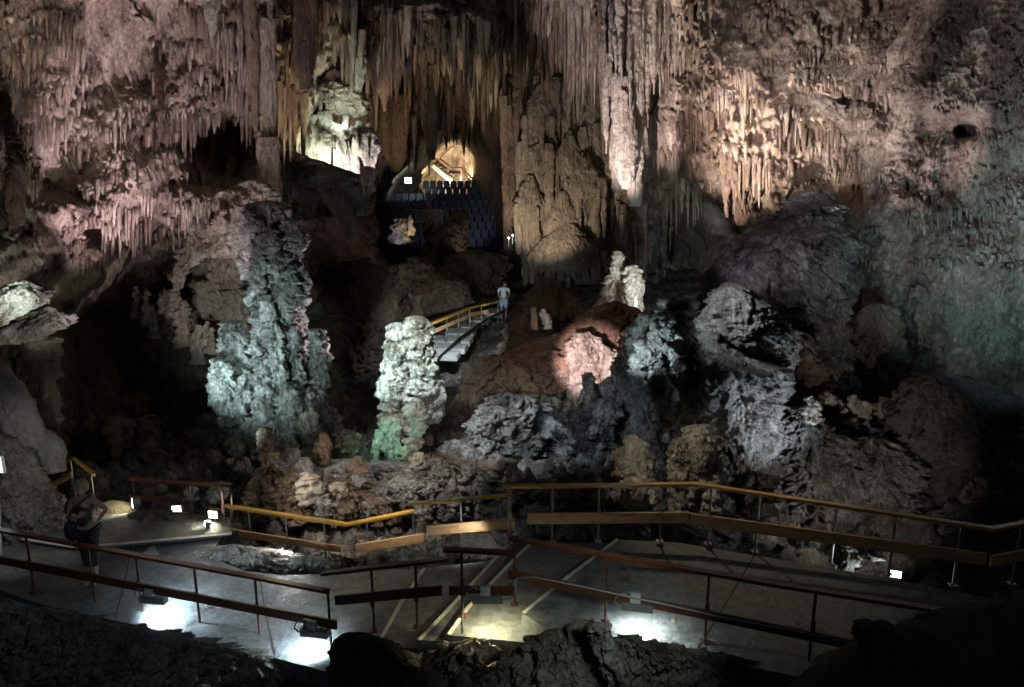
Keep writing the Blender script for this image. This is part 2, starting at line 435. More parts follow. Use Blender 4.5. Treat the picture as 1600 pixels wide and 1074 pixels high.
def interp_rows(rows, n):
    rows = np.array(rows, dtype=float)
    t = np.linspace(0, 1, n)
    src = (rows[:, 0] - rows[0, 0]) / (rows[-1, 0] - rows[0, 0])
    out = []
    for k in range(3):
        y = np.interp(t, src, rows[:, k])
        if k > 0:                                   # soften the corners
            w = max(1, n // (len(rows) * 5))
            ker = np.ones(2*w+1) / (2*w+1)
            y = np.convolve(np.pad(y, w, mode='edge'), ker, mode='valid')
        out.append(y)
    return out
STY = dict(
    drip=dict(flute=0.07, tier=0.16, tierT=0.75, lump=0.05, rough=0.05, fk=2.6, jag=0.3),
    caul=dict(flute=0.0, tier=0.10, tierT=0.8, lump=0.17, rough=0.08, fk=2.5, jag=0.2),
    knob=dict(flute=0.09, tier=0.20, tierT=0.62, lump=0.12, rough=0.03, fk=2.8, jag=0.28, pit=0.05),
    flute=dict(flute=0.13, tier=0.07, tierT=1.9, lump=0.02, rough=0.03, fk=2.0, jag=0.3),
    rib=dict(flute=0.17, tier=0.05, tierT=1.6, lump=0.05, rough=0.03, fk=2.2, jag=0.3),
    rock=dict(flute=0.0, tier=0.06, tierT=0.9, lump=0.10, rough=0.22, fk=2.0, jag=0.15, pit=0.05),
    rubble=dict(flute=0.0, tier=0.0, tierT=0.5, lump=0.26, rough=0.16, fk=2.0, jag=0.2, pit=0.22),
    smooth=dict(flute=0.0, tier=0.02, tierT=1.0, lump=0.03, rough=0.06, fk=2.0, jag=0.1),
)
def spindle(name, rows, Y, mat, style='drip', s=1.0, kd=0.8, seed=0, res=1.5, parent=None, amp=1.0, dmin=None, smooth=True):
    """a rock body whose outline (py, left, right) stands at forward distance Y, rounded in depth"""
    H = abs(rows[-1][0] - rows[0][0]); Wd = max(r[2]-r[1] for r in rows)
    nz = int(np.clip(H / res, 14, 420)); nt = 2*int(np.clip(1.5 * Wd * (0.5+0.5*kd) / res, 7, 320))
    py, xl, xr = interp_rows(rows, nz)
    lean = 0.0
    if isinstance(Y, tuple): Y, lean = Y
    YB = Y; Y = Y + lean * (1 - np.linspace(0, 1, nz))**2
    dy = (py - 537)/FPX
    yy = CP - dy*SP; zz = (-SP - dy*CP) / yy * Y
    cx = ((xl + xr)/2 - 800)/FPX / yy * Y
    a = np.maximum((xr - xl)/2 / FPX / yy * Y, 0.004)
    b = a * kd
    if dmin: b = np.maximum(b, np.minimum(dmin, a*2))
    th = np.linspace(0, 2*math.pi, nt, endpoint=False)
    c, sn = np.cos(th), np.sin(th)
    X = cx[:, None] + a[:, None]*c[None]; Yc = np.asarray(Y)[:, None] + b[:, None]*sn[None]; Z = np.repeat(zz[:, None], nt, 1)
    P = np.stack([X.ravel(), Yc.ravel(), Z.ravel()], 1)
    d = drip(P, seed, s, **{**STY[style]}) * amp
    lim = np.repeat(a[:, None], nt, 1).ravel()
    d = np.clip(d, -0.45*lim, 0.9*lim)
    N = np.stack([np.repeat((c*0 + c)[None], nz, 0).ravel(), np.repeat(sn[None], nz, 0).ravel(), np.zeros(nz*nt)], 1)
    P = P + N * d[:, None]
    # close the ends with a rounded cap
    top = np.array([[cx[0], Y[0], zz[0] + 0.25*a[0]]]); bot = np.array([[cx[-1], Y[-1], zz[-1] - 0.1*a[-1]]])
    V = np.concatenate([P, top, bot])
    i = np.arange(nz-1)[:, None]*nt; j = np.arange(nt)[None]; k = (j+1) % nt
    Q = np.stack([i+j, i+nt+j, i+nt+k, i+k], -1).reshape(-1, 4)
    jj = np.arange(nt); kk = (jj+1) % nt
    T1 = np.stack([np.full(nt, nz*nt), jj, kk, kk], -1)
    F = [tuple(q) for q in []]
    me_F = Q
    # quads first; caps as triangles through from_pydata would be slow: use degenerate-free fan built of quads
    capt = np.stack([np.full(nt//2, nz*nt), jj[0::2][:nt//2], (jj[0::2][:nt//2]+1) % nt, (jj[0::2][:nt//2]+2) % nt], -1)
    base = (nz-1)*nt
    capb = np.stack([np.full(nt//2, nz*nt+1), base + (jj[0::2][:nt//2]+2) % nt, base + (jj[0::2][:nt//2]+1) % nt, base + jj[0::2][:nt//2]], -1)
    F = np.concatenate([Q, capt, capb])
    return link_mesh(name, V, F, mat, parent, smooth)

_seed = [100]
def rock(name, label, cat, rows, Y, mat='grey', style='rock', s=1.0, kd=0.8, group=None, amp=1.0, res=1.5, dmin=None):
    """one rock body as one thing"""
    _seed[0] += 13
    o = spindle(name, rows, Y, mat, style, s, kd, _seed[0], res, None, amp, dmin)
    return tag(o, label, cat, group)
def rocks(name, label, cat, bodies, Y, mat='grey', style='rock', s=1.0, kd=0.8, group=None, amp=1.0, res=1.5, part='lobe'):
    """a formation of several grown-together bodies: Empty + lobes. bodies: rows or (rows, dY) or (rows, dY, mat, part)"""
    r0 = bodies[0][0] if isinstance(bodies[0][0][0], (list, tuple)) else bodies[0]
    b = at((r0[-1][1]+r0[-1][2])/2, r0[-1][0], Y)
    e = empty(name, b, label, cat, group)
    for bd in bodies:
        if isinstance(bd[0][0], (list, tuple)):
            rows = bd[0]; dY = bd[1] if len(bd) > 1 else 0
            m2 = bd[2] if len(bd) > 2 and bd[2] else mat; pn = bd[3] if len(bd) > 3 else part
        else: rows = bd; dY = 0; m2 = mat; pn = part
        _seed[0] += 13
        spindle(pn, rows, Y + dY, m2, style, s, kd, _seed[0], res, e, amp)
    return e

def sprinkle(n, region, wr, hr, seed):
    """extra small knobs for a formation: region rows (py, left, right, dY)"""
    r = random.Random(seed); out = []
    ys = [q[0] for q in region]
    for k in range(n):
        y = r.uniform(ys[0], ys[-1]); i = max(j for j in range(len(region)) if region[j][0] <= y); q = region[min(i, len(region)-1)]
        x = r.uniform(q[1], q[2]); w = r.uniform(*wr)/2; h = r.uniform(*hr); e = 1 - 0.55*abs((x-(q[1]+q[2])/2)/((q[2]-q[1])/2+1))**2
        b = r.uniform(-.3, .3)*w
        out.append(([(y,x-w*.35+b,x+w*.3+b),(y+h*.12,x-w*.8+b,x+w*.75+b),(y+h*.4,x-w,x+w),(y+h*.75,x-w*.85,x+w*.8),(y+h,x-w*.5,x+w*.45)], q[3]*e))
    return out

# ================================================================== THE CAVE
def tps_fit(P, v, lam=1e-4):
    P = np.asarray(P, float); n = len(P)
    r2 = ((P[:, None] - P[None])**2).sum(-1)
    K = 0.5 * r2 * np.log(r2 + 1e-12) + lam*np.eye(n)
    A = np.zeros((n+3, n+3)); A[:n, :n] = K
    A[:n, n] = 1; A[:n, n+1:] = P; A[n, :n] = 1; A[n+1:, :n] = P.T
    w = np.linalg.solve(A, np.concatenate([v, np.zeros(3)]))
    return P, w
def tps_eval(fit, Q):
    P, w = fit; n = len(P); out = np.zeros(len(Q))
    for i in range(n):
        r2 = ((Q - P[i])**2).sum(1)
        out += w[i] * 0.5 * r2 * np.log(r2 + 1e-12)
    return out + w[n] + Q @ w[n+1:]
# the wall of the chamber: (direction, forward distance) of its main folds
SHELL = [(-200,0,12.5),(0,0,14),(100,60,16.5),(200,120,19),(330,0,20),(330,100,23),(450,100,27),(200,300,18.5),(50,300,15.5),(-200,300,11.5),
 (400,300,22.5),(100,420,16),(0,480,14),(-200,500,11),(300,400,23),(200,560,27),(420,520,28),(540,450,33),(60,560,17),(0,620,15),(-200,700,10),
 (100,720,19),(250,720,24),(-200,-150,13),(300,-150,19),(700,-150,36),(1200,-150,25),(1800,-150,14),
 (480,200,29),(520,120,32),(600,60,36),(600,250,46),(700,240,66),(700,120,48),(650,330,69),(700,390,66),(765,200,58),(700,40,37),(800,60,37),
 (790,300,52),(880,80,38),(870,300,42),(1000,120,35),(1000,330,35),(560,420,41),(620,480,44),(760,440,52),(860,450,46),(1000,420,36),(1060,380,33),
 (1060,150,29),(1150,100,26),(1250,100,25),(1250,250,25),(1150,280,26),(1350,50,24),(1380,0,25),(1450,100,20),(1600,50,16.5),(1800,100,13.5),
 (1350,250,22),(1500,250,19),(1600,300,17),(1800,400,13.5),(1280,420,24),(1400,450,21),(1550,480,18),(1250,600,24),(1400,600,21),(1500,640,18),
 (1350,700,19),(1500,780,16),(1600,700,15.5),(1800,700,12.5),(700,600,50),(900,600,45),(600,780,40),(900,780,40),(200,800,26),(-200,850,10),(1300,820,22),(1800,850,12.5)]
_sp = np.array([(a/1000, b/1000) for a, b, c in SHELL]); _sv = np.log(np.array([c for a, b, c in SHELL]))
SFIT = tps_fit(_sp, _sv, 2e-4)
# hollows (+) and swellings (-): px, py, rx, ry, metres, edge hardness
DENTS = [(350,235,62,52,5,3),(600,300,40,40,4,2),(1085,410,62,70,7,3),(545,330,50,30,3,2),(1470,195,60,25,0.8,2),(1512,205,18,11,1.2,4),(1340,165,45,14,0.7,3),
 (1285,235,70,16,-0.8,2),(1330,185,50,26,-1.4,3),(200,520,140,70,3,2),(640,40,70,45,-3.5,3),(735,50,45,40,-3,3),(560,40,40,60,-2,2),(480,100,60,70,-2,2),
 (540,125,45,16,3.0,3),(1160,420,90,60,-1.5,2),(1400,330,70,25,-0.7,3),(1150,120,45,90,-1.6,2),(1225,110,45,100,-1.3,2),(1105,280,40,50,-1.2,2),(1305,275,40,40,2.2,2),(1210,250,50,60,-1.0,2),(1420,150,40,30,-.6,2),(1270,500,30,90,1.5,2),(1400,505,55,45,-1.0,2),(1330,600,40,60,1.2,2),(390,330,50,40,-1.5,2),(110,330,40,20,-0.5,2),(250,300,60,50,-0.8,2),
 (180,400,60,40,1.5,2),(100,250,40,60,0.8,2),(330,370,40,30,-1,2),(60,400,110,40,-0.6,2),(1480,420,80,60,-0.4,2),(1570,380,60,80,-0.4,2)]
def sm(a, b, x):
    t = np.clip((x-a)/(b-a), 0, 1); return t*t*(3-2*t)
def wall_Y(px, py):
    q = np.array([[px/1000, py/1000]])
    return float(np.exp(tps_eval(SFIT, q))[0])
def build_wall():
    xs = np.arange(-260, 1861, 1.9); ys = np.arange(-190, 860, 1.9)
    PX, PY = np.meshgrid(xs, ys); px, py = PX.ravel(), PY.ravel()
    # coarse evaluation of the smooth shell, then bilinear up
    cx = np.arange(-260, 1885, 20.0); cy = np.arange(-190, 885, 20.0)
    CX, CY = np.meshgrid(cx, cy)
    C = tps_eval(SFIT, np.stack([CX.ravel()/1000, CY.ravel()/1000], 1)).reshape(CX.shape)
    fx = (px-cx[0])/20; fy = (py-cy[0])/20
    ix = np.clip(fx.astype(int), 0, len(cx)-2); iy = np.clip(fy.astype(int), 0, len(cy)-2); fx -= ix; fy -= iy
    L = C[iy, ix]*(1-fx)*(1-fy) + C[iy, ix+1]*fx*(1-fy) + C[iy+1, ix]*(1-fx)*fy + C[iy+1, ix+1]*fx*fy
    Y = np.exp(L)
    wob = perlin(px/60, py/60, 0*px, 5)*0.35 + perlin(px/25, py/25, 0*px, 6)*0.22 + perlin(px/9, py/14, 0*px, 6)*0.12
    for (a, b, rx, ry, dd, hard) in DENTS:
        r = np.sqrt(((px-a)/rx)**2 + ((py-b)/ry)**2) + wob
        Y += dd * (1 / (1 + np.clip(r, 0.01, 9)**(2*hard)))
    dx = (px-800)/FPX; dy = (py-537)/FPX
    dirs = np.stack([dx, CP-dy*SP, -SP-dy*CP], 1); dirs /= dirs[:, 1:2]
    P = dirs * Y[:, None]
    # zones of relief
    far_right = sm(1330, 1460, px) * sm(-100, 60, py + (px-1330)*0.6); rside = sm(1040, 1120, px)
    slab = sm(-40, 30, py - (130 - (px-60)*0.5) * 0 - 0) * 0 + (1 - sm(0, 55, np.abs(py - (95 - (px-200)*0.42)))) * sm(60, 120, px) * (1 - sm(330, 400, px))
    low = sm(430, 600, py)
    upc = (1 - sm(300, 420, py))
    sc = np.clip(Y/20, 0.7, 2.6)
    fl = 0.20*upc*(1-0.85*slab)*(1-0.3*far_right) + 0.04
    ti = 0.38*(1-0.8*slab)*(1-0.1*far_right)*(1-0.5*low)
    lu = 0.10 + 0.16*low - 0.02*upc
    ro = 0.12 + 0.16*low + 0.05*slab + 0.10*far_right
    phi = np.arctan2(P[:, 0], P[:, 1]); hd = np.hypot(P[:, 0], P[:, 1])
    Q = np.stack([phi*20, 0.25*perlin(px/40, py/40, 0*px, 9), P[:, 2]/hd*20], 1)
    left = 1 - sm(380, 520, px)
    d = drip(Q, 7, 1.0, fl*(1+0.5*left+0.35*rside), ti, 1.3, lu*(1-0.5*left*upc), ro*(1-0.5*left*upc), 2.9, 0.4)
    d += 0.7 * fbm(Q, 0.25, 3, 77) + 0.45 * fbm(Q, 0.8, 3, 78) * (1-slab) * (1-0.5*rside)
    P = P - dirs * (d * sc)[:, None]
    global WGRID
    WGRID = (xs, ys, P[:, 1].reshape(PX.shape))
    nx, ny = len(xs), len(ys)
    i = (np.arange(ny-1)[:, None]*nx + np.arange(nx-1)[None])
    F = np.stack([i, i+nx, i+nx+1, i+1], -1).reshape(-1, 4)
    o = link_mesh('cave_wall', P, F, 'wall')
    tag(o, kind='structure')
build_wall()

FLOOR = [(-10,10,-6.75),(-5,9.6,-6.75),(-2.4,8.9,-6.75),(0,8.4,-6.3),(3,8,-6.2),(6,7.3,-6.1),(-8,11.5,-6.85),(-5,11,-6.8),(-2,10.4,-6.8),(0,10,-6.6),(2,9.8,-6.3),(5,9,-6.25),(7,9.4,-6.25),
 (-8,13,-6.9),(-5,13,-6.9),(-3.4,12,-7.3),(-1.5,11.8,-7.1),(-5,13.2,-7.6),(-2,13,-7.2),(-4.5,15,-7.0),(-2,15,-6.5),(0,14,-6.4),(2,13.2,-6.4),(3.8,12.6,-6.6),(5,12.5,-7.8),(8,13,-8.2),(10,15,-7.5),(13,12,-6.5),
 (-8,16,-7.1),(-12,14,-6.7),(-12,20,-8),(-6,20,-8),(-2,18,-7.1),(1,17,-6.7),(3,17,-6.7),(6,17,-7.2),(0,24,-7.5),(-6,28,-8.6),(5,24,-6),(0,34,-7.9),(8,30,-6),(0,45,-7.4),(-10,40,-8.4),
 (-3,55,-7.4),(-3,68,-7.4),(12,45,-5),(22,20,-5),(-24,20,-5),(-20,10,-5.5),(16,8,-5.5),(0,5,-7.2),(0,0,-7.5),(-15,0,-6.5),(15,0,-6.5),(0,-6,-7.5)]
def build_floor():
    fit = tps_fit([(a/20, b/20) for a, b, c in FLOOR], np.array([c for a, b, c in FLOOR], float), 1e-3)
    xs = np.arange(-30, 30.01, 0.11)
    ys = np.concatenate([np.arange(-6, 7, 0.3), np.arange(7, 24, 0.06), np.arange(24, 72, 0.2)])
    X, Y = np.meshgrid(xs, ys); x, y = X.ravel(), Y.ravel()
    cx = np.arange(-30, 31.1, 1.0); cy = np.arange(-6, 73.1, 1.0); CX, CY = np.meshgrid(cx, cy)
    C = tps_eval(fit, np.stack([CX.ravel()/20, CY.ravel()/20], 1)).reshape(CX.shape)
    fx = x-cx[0]; fy = y-cy[0]; ix = np.clip(fx.astype(int), 0, len(cx)-2); iy = np.clip(fy.astype(int), 0, len(cy)-2); fx -= ix; fy -= iy
    z = C[iy, ix]*(1-fx)*(1-fy) + C[iy, ix+1]*fx*(1-fy) + C[iy+1, ix]*(1-fx)*fy + C[iy+1, ix+1]*fx*fy
    P = np.stack([x, y, z], 1)
    onpath = (1-sm(11.0, 12.4, y)) * sm(8.5, 9.3, y)
    d = 0.30*fbm(P, 0.7, 4, 31) + 0.16*(2*np.abs(perlin(x*1.1, y*1.1, z, 32))-0.4) + 0.10*(2*np.abs(perlin(x*2.7, y*2.7, z, 33))-0.4) + 0.05*fbm(P, 5, 3, 34)
    mid = sm(12.4, 13.6, y) * (1 - sm(26, 34, y))
    d = d + mid * (0.30*fbm(P, 1.1, 4, 35) + drip(P, 36, 0.7, 0, 0, 1.0, 0.22, 0.12, pit=0.14))
    P[:, 2] += d * (1 - 0.8*onpath)
    global FGRID
    FGRID = (xs, ys, P[:, 2].reshape(X.shape))
    nx, ny = len(xs), len(ys)
    i = (np.arange(ny-1)[:, None]*nx + np.arange(nx-1)[None])
    F = np.stack([i, i+1, i+nx+1, i+nx], -1).reshape(-1, 4)
    tag(link_mesh('cave_floor', P, F, 'floor'), kind='structure')
build_floor()
def floor_z(x, y):
    xs, ys, G = FGRID
    return float(G[int(np.searchsorted(ys, y))-1, int(np.clip((x-xs[0])/(xs[1]-xs[0]), 0, len(xs)-1))])
def knob_field():
    r = random.Random(77); V = []; F = []; MI = []; NT = 9
    for k in range(520):
        y = 13.2 + 10*r.random()**1.3; x = r.uniform(-.56, .55)*y
        if y < 14.5 and x > 4.2: continue
        h = r.uniform(.10, .26) * (1 + (r.random() < .25)*r.uniform(.3, 1.8)); w = r.uniform(.05, .13) * (1 + h*.6); z = floor_z(x, y) - .06; m = r.choice((0, 2, 1, 2))
        base = len(V); NR = 8; ph = r.uniform(0, 6); nb = r.choice((1, 2, 3)); lx = r.uniform(-.2, .2)*h
        for q in range(NR):
            u = q/(NR-1); rad = w*(1.15-.5*u)*(1+.22*math.cos(u*6.283*nb+ph))*(1.0 if q < NR-1 else .25)*r.uniform(.88, 1.1)
            for s_ in range(NT):
                th = 6.2832*s_/NT; rr = rad*r.uniform(.86, 1.14)
                V.append((x+lx*u+rr*math.cos(th), y+rr*math.sin(th), z+h*u**.9))
        for q in range(NR-1):
            for s_ in range(NT):
                k2 = (s_+1) % NT; F.append((base+q*NT+s_, base+q*NT+k2, base+(q+1)*NT+k2, base+(q+1)*NT+s_)); MI.append(m)
        F.append((base+(NR-1)*NT, base+(NR-1)*NT+2, base+(NR-1)*NT+4, base+(NR-1)*NT+6)); MI.append(m)
    o = link_mesh('small_stalagmites', np.array(V), np.array(F), 'floor')
    o.data.materials.append(M['cream']); o.data.materials.append(M['grey'])
    if len(o.data.polygons) == len(MI): o.data.polygons.foreach_set('material_index', np.array(MI, dtype=np.int32))
    tag(o, 'hundreds of small knobby stalagmites scattered over the dark cave floor', 'stalagmites', None, 'stuff')
knob_field()

# ------------------------------------------------------------------ big formations of the middle ground
rocks('column', 'massive lumpy grey column of merged lobes left of the bright stalagmites', 'column', [
  [(320,386,446),(380,384,456),(430,394,466),(500,404,478),(560,404,480),(620,404,490),(680,398,500),(735,390,510)],
  ([(332,374,400),(380,378,404),(430,386,410),(470,390,412),(492,396,410)],-0.5),
  ([(345,440,462),(372,452,477),(400,460,474),(420,458,472)],-0.4),
  ([(415,462,478),(440,464,484),(470,466,482),(478,468,478)],-0.5),
  ([(470,410,420),(500,412,432),(560,420,450),(590,422,450),(630,430,446)],-1.1),
  ([(505,346,372),(530,340,390),(570,350,390),(600,356,392),(628,362,384)],-0.4),
  ([(560,332,352),(590,324,368),(620,328,380),(655,342,384),(672,352,376)],-0.9),
  ([(640,352,376),(665,348,386),(700,356,392),(735,362,396)],-0.9),
  ([(515,486,506),(540,480,515),(575,482,516),(600,484,512),(612,488,506)],-0.5),
  ([(600,486,506),(630,482,514),(680,474,516),(735,468,520)],-0.6),
  ([(640,500,525),(655,496,538),(690,494,530),(735,480,530)],-0.8),
  ([(470,395,408),(500,394,412),(540,398,414),(556,400,410)],-0.9),
  ([(560,400,418),(590,398,424),(640,396,426),(700,392,430),(720,396,424)],-1.2),
  ([(600,440,462),(618,434,470),(650,432,472),(676,438,466)],-1.4),
  ([(660,420,450),(676,412,458),(700,410,466),(735,408,470)],-1.5),
 ] + sprinkle(30, [(345,385,458,-.75),(400,395,475,-.8),(470,398,486,-1.0),(530,352,505,-1.15),(600,340,510,-1.3),(690,352,515,-1.5)], (14,26), (34,80), 5), 19.5, 'grey', 'knob', 0.75, 0.85, amp=1.1)
rocks('stalagmite', 'tall twin headed white stalagmite with wrinkled trunk, brightest at the centre', 'stalagmite', [
  ([(525,622,654),(560,618,660),(620,612,664),(690,606,676)],0.1,'earth','shade_core'),  # coloured dark so the gaps between the caps look shaded
  ([(506,611,628),(510,605,634),(523,601,639),(535,599,641),(540,601,639),(544,606,634),(548,610,630)],-0.35),
  ([(534,610,629),(539,603,636),(554,598,642),(570,596,644),(576,598,642),(580,604,636),(585,608,632)],-0.5),
  ([(570,605,627),(576,597,635),(595,591,642),(613,589,644),(621,591,642),(626,598,635),(632,603,630)],-0.6),
  ([(612,607,626),(617,600,633),(631,595,639),(646,593,641),(651,595,639),(655,601,633),(660,606,628)],-0.6),
  ([(646,605,624),(650,598,631),(664,593,637),(677,591,639),(682,593,637),(686,599,631),(690,604,626)],-0.55),
  ([(496,640,661),(500,633,669),(512,628,675),(524,626,677),(529,628,675),(532,634,669),(536,639,664)],-0.4),
  ([(520,645,666),(525,638,673),(538,633,679),(552,631,681),(558,633,679),(561,639,673),(566,644,668)],-0.55),
  ([(550,653,671),(554,646,678),(568,642,683),(581,640,685),(586,642,683),(590,647,678),(594,652,673)],-0.62),
  ([(576,653,672),(581,647,679),(594,642,685),(608,640,687),(614,642,685),(617,648,679),(622,652,675)],-0.66),
  ([(606,655,672),(611,649,678),(628,645,683),(644,643,685),(650,645,683),(655,650,678),(660,654,674)],-0.55),
 ], 17.0, 'pale', 'knob', 0.6, 0.85, part='cap', amp=0.9)
rock('stalagmite', 'small white ribbed stalagmite just below the twin headed white one', 'stalagmite', [(624,640,655),(634,633,666),(660,632,668),(684,634,660),(700,636,658)], 16.0, 'pale', 'knob', 0.7)
rock('stalagmite', 'leaning knob of white calcite at the right foot of the twin headed stalagmite', 'stalagmite', [(604,684,696),(612,678,699),(636,672,694),(660,668,688)], 16.3, 'pale', 'knob', 0.6)
rock('stalagmite', 'flat green lit stalagmite stump with two legs, below the bright white ones', 'stalagmite', [(650,602,622),(658,598,626),(680,600,627),(700,602,626),(724,606,622)], 15.6, 'pale', 'knob', 0.6)
rock('stalagmite', 'thin green lit rock leg left of the green stump', 'stalagmite', [(672,587,596),(690,586,604),(706,584,594),(724,583,592)], 15.6, 'pale', 'knob', 0.5)
rock('stalagmite', 'short pale stump standing right of the green lit one', 'stalagmite', [(686,632,648),(700,630,650),(735,626,654)], 15.4, 'cream', 'knob', 0.6)
rock('boulder', 'round green tinted boulder at the foot of the lumpy grey column', 'boulder', [(640,478,490),(648,472,497),(660,470,498),(675,476,494)], 17.5, 'pale', 'caul', 0.6)
rock('boulder', 'low green lit boulder between the grey column and the white stalagmites', 'boulder', [(672,535,548),(682,524,562),(700,526,562),(716,536,552)], 16.5, 'pale', 'rock', 0.6)
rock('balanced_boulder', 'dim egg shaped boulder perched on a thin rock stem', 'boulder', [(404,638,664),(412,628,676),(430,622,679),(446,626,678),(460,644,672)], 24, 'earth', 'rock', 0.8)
rock('stalagmite', 'slim pale rock stem under the egg shaped boulder', 'stalagmite', [(452,643,660),(470,646,656),(482,645,658),(505,634,668)], 24, 'cream', 'drip', 0.6)
# pair of stalagmites in the right centre, and the small ones beside them
rock('stalagmite', 'taller left one of the ribbed pair of stalagmites on the dark crest', 'stalagmite', [(393,960,970),(400,954,976),(430,951,978),(445,946,976),(460,942,980),(478,930,984),(492,920,990)], 26, 'cream', 'knob', 0.7)
rock('stalagmite', 'shorter right one of the ribbed pair of stalagmites on the dark crest', 'stalagmite', [(415,980,994),(424,975,1002),(450,974,1004),(470,978,1002),(490,976,1006)], 25.6, 'cream', 'knob', 0.7)
rock('stalagmite', 'small smooth grey stalagmite below the ribbed pair', 'stalagmite', [(464,990,995),(470,989,996),(490,988,997)], 24, 'grey', 'smooth', 0.4)
rock('stalagmite', 'slender pale stalagmite right of the ribbed pair', 'stalagmite', [(459,1031,1037),(475,1028,1040),(500,1026,1044)], 22, 'cream', 'drip', 0.5)
# the great brown mound with the pink hollow
rocks('rock_mound', 'huge brown earthy rock mound sloping up to the middle of the cave', 'rock mound', [
  [(476,940,985),(490,908,1010),(515,880,1020),(550,800,1030),(600,760,1040),(650,728,1050),(700,700,1060),(760,690,1070)],
  ([(560,745,800),(600,720,840),(650,700,850),(720,690,860)],-0.6),
 ], 22.5, 'earth', 'rock', 1.4, 0.28, part='slope')
rock('boulder', 'pink lit cracked face of rock glowing on the brown mound', 'boulder', [(520,908,926),(530,890,944),(548,876,960),(575,866,968),(600,870,966),(625,878,958),(640,890,945)], 21.4, 'pale', 'rock', 1.5, 0.3, None, 1.2)
rock('boulder', 'dim purple speckled boulder left of the pink glowing one', 'boulder', [(548,846,870),(560,836,886),(590,832,890),(612,838,880)], 21.3, 'earth', 'rubble', 0.8, 0.3)
rock('boulder', 'smooth tilted brown grey slab above the mound, in front of the fluted column', 'boulder', [(436,842,862),(450,832,884),(470,820,900),(500,800,915),(540,780,900),(575,765,870),(605,755,850)], 27.5, 'earth', 'rock', 1.1, 0.4)
rock('stalagmite', 'little bright white stalagmite in a gap of the mound crest', 'stalagmite', [(483,846,850),(490,844,856),(500,848,862),(514,850,862)], 22.8, 'pale', 'knob', 0.4)
rock('stalagmite', 'dark little stalagmite left of the little bright white one', 'stalagmite', [(480,831,837),(492,830,839),(515,829,840)], 22.8, 'earth', 'drip', 0.5)
spires = [(870,622,12,60),(882,634,13,60),(894,640,14,56),(906,628,14,70),(920,583,15,110),(938,600,12,90),(952,590,11,100),(965,560,13,120),(978,530,13,140),(988,512,12,120)]
for k, (x, y, w, h) in enumerate(spires):
    rock('rock_spire', 'dark blue grey rock spire in the jagged row below the pink boulder', 'rock spire',
         [(y,x-w*0.35,x+w*0.3),(y+10,x-w*0.8,x+w*0.7),(y+h*0.5,x-w,x+w),(y+h,x-w*1.4,x+w*1.4)], 17.6+0.12*(k%3), 'grey', 'knob', 0.7, 0.9, 'jagged row of dark rock spires')
rocks('rock_pile', 'broad heap of blue grey encrusted rubble under the brown mound', 'rock heap', [
  [(618,776,800),(628,756,836),(655,735,866),(690,720,884),(720,710,894),(770,690,910)],
  ([(622,800,836),(645,790,864),(690,800,888),(740,800,896)],-0.6),
  ([(640,750,790),(665,735,800),(700,725,810),(745,720,810)],-0.7),
  ([(690,690,730),(710,680,750),(745,680,760)],-0.5),
 ], 16.2, 'grey', 'rubble', 0.55, 0.4, part='heap')
rock('rock_buttress', 'blue lit pitted rock fin right of the rubble heap', 'rock fin', [(625,940,962),(640,930,966),(670,920,964),(700,912,962),(735,905,962)], 16.6, 'grey', 'rubble', 0.5, 0.6)
# big rock group on the right
rocks('rock_group', 'cluster of teal lit lumpy columns left of the big split boulder', 'rock columns', [
  [(490,1000,1030),(520,990,1050),(580,985,1060),(640,975,1070),(700,960,1080),(760,955,1090)],
  ([(470,1032,1090),(500,1026,1096),(540,1030,1096),(580,1040,1094),(610,1050,1090)],-0.4),
  ([(530,1000,1020),(560,998,1042),(600,1004,1044),(640,1000,1048),(680,990,1050)],-0.8),
  ([(590,1050,1080),(620,1046,1098),(660,1050,1100),(720,1056,1110)],-0.8),
 ] + sprinkle(24, [(480,1000,1085,-1.0),(540,990,1090,-1.3),(620,980,1095,-1.2),(700,970,1095,-1.2)], (14,26), (40,100), 9), 17.2, 'grey', 'knob', 0.8, 0.8, amp=1.2)
rocks('split_boulder', 'huge angular grey boulder with bright top face, right of centre', 'boulder', [
  [(442,1134,1146),(452,1120,1170),(470,1106,1196),(490,1098,1210),(515,1096,1244),(550,1094,1246),(600,1092,1238),(650,1090,1226),(700,1088,1218),(760,1090,1216),(830,1092,1212)],
  ([(450,1130,1150),(462,1120,1182),(480,1112,1204),(505,1112,1212),(525,1120,1200),(540,1140,1180)],-1.1,None,'face'),
  ([(560,1120,1180),(580,1104,1230),(620,1100,1232),(660,1096,1222),(720,1110,1216),(800,1120,1212)],-0.7,None,'face'),
  ([(520,1200,1262),(560,1200,1290),(620,1205,1300),(700,1200,1300),(780,1200,1300)],1.6,'earth','face'),
 ], 16.2, 'grey', 'rock', 0.9, 0.55)
rock('rock_ridge', 'purple lit ridge rising behind the big split boulder', 'rock ridge', [(300,1262,1300),(318,1236,1310),(338,1205,1320),(362,1168,1328),(392,1140,1330),(425,1116,1330),(455,1096,1325),(500,1088,1320),(560,1090,1330),(640,1100,1340)], (19.3,1.5), 'grey', 'drip', 1.2, 0.45, None, 1.6)
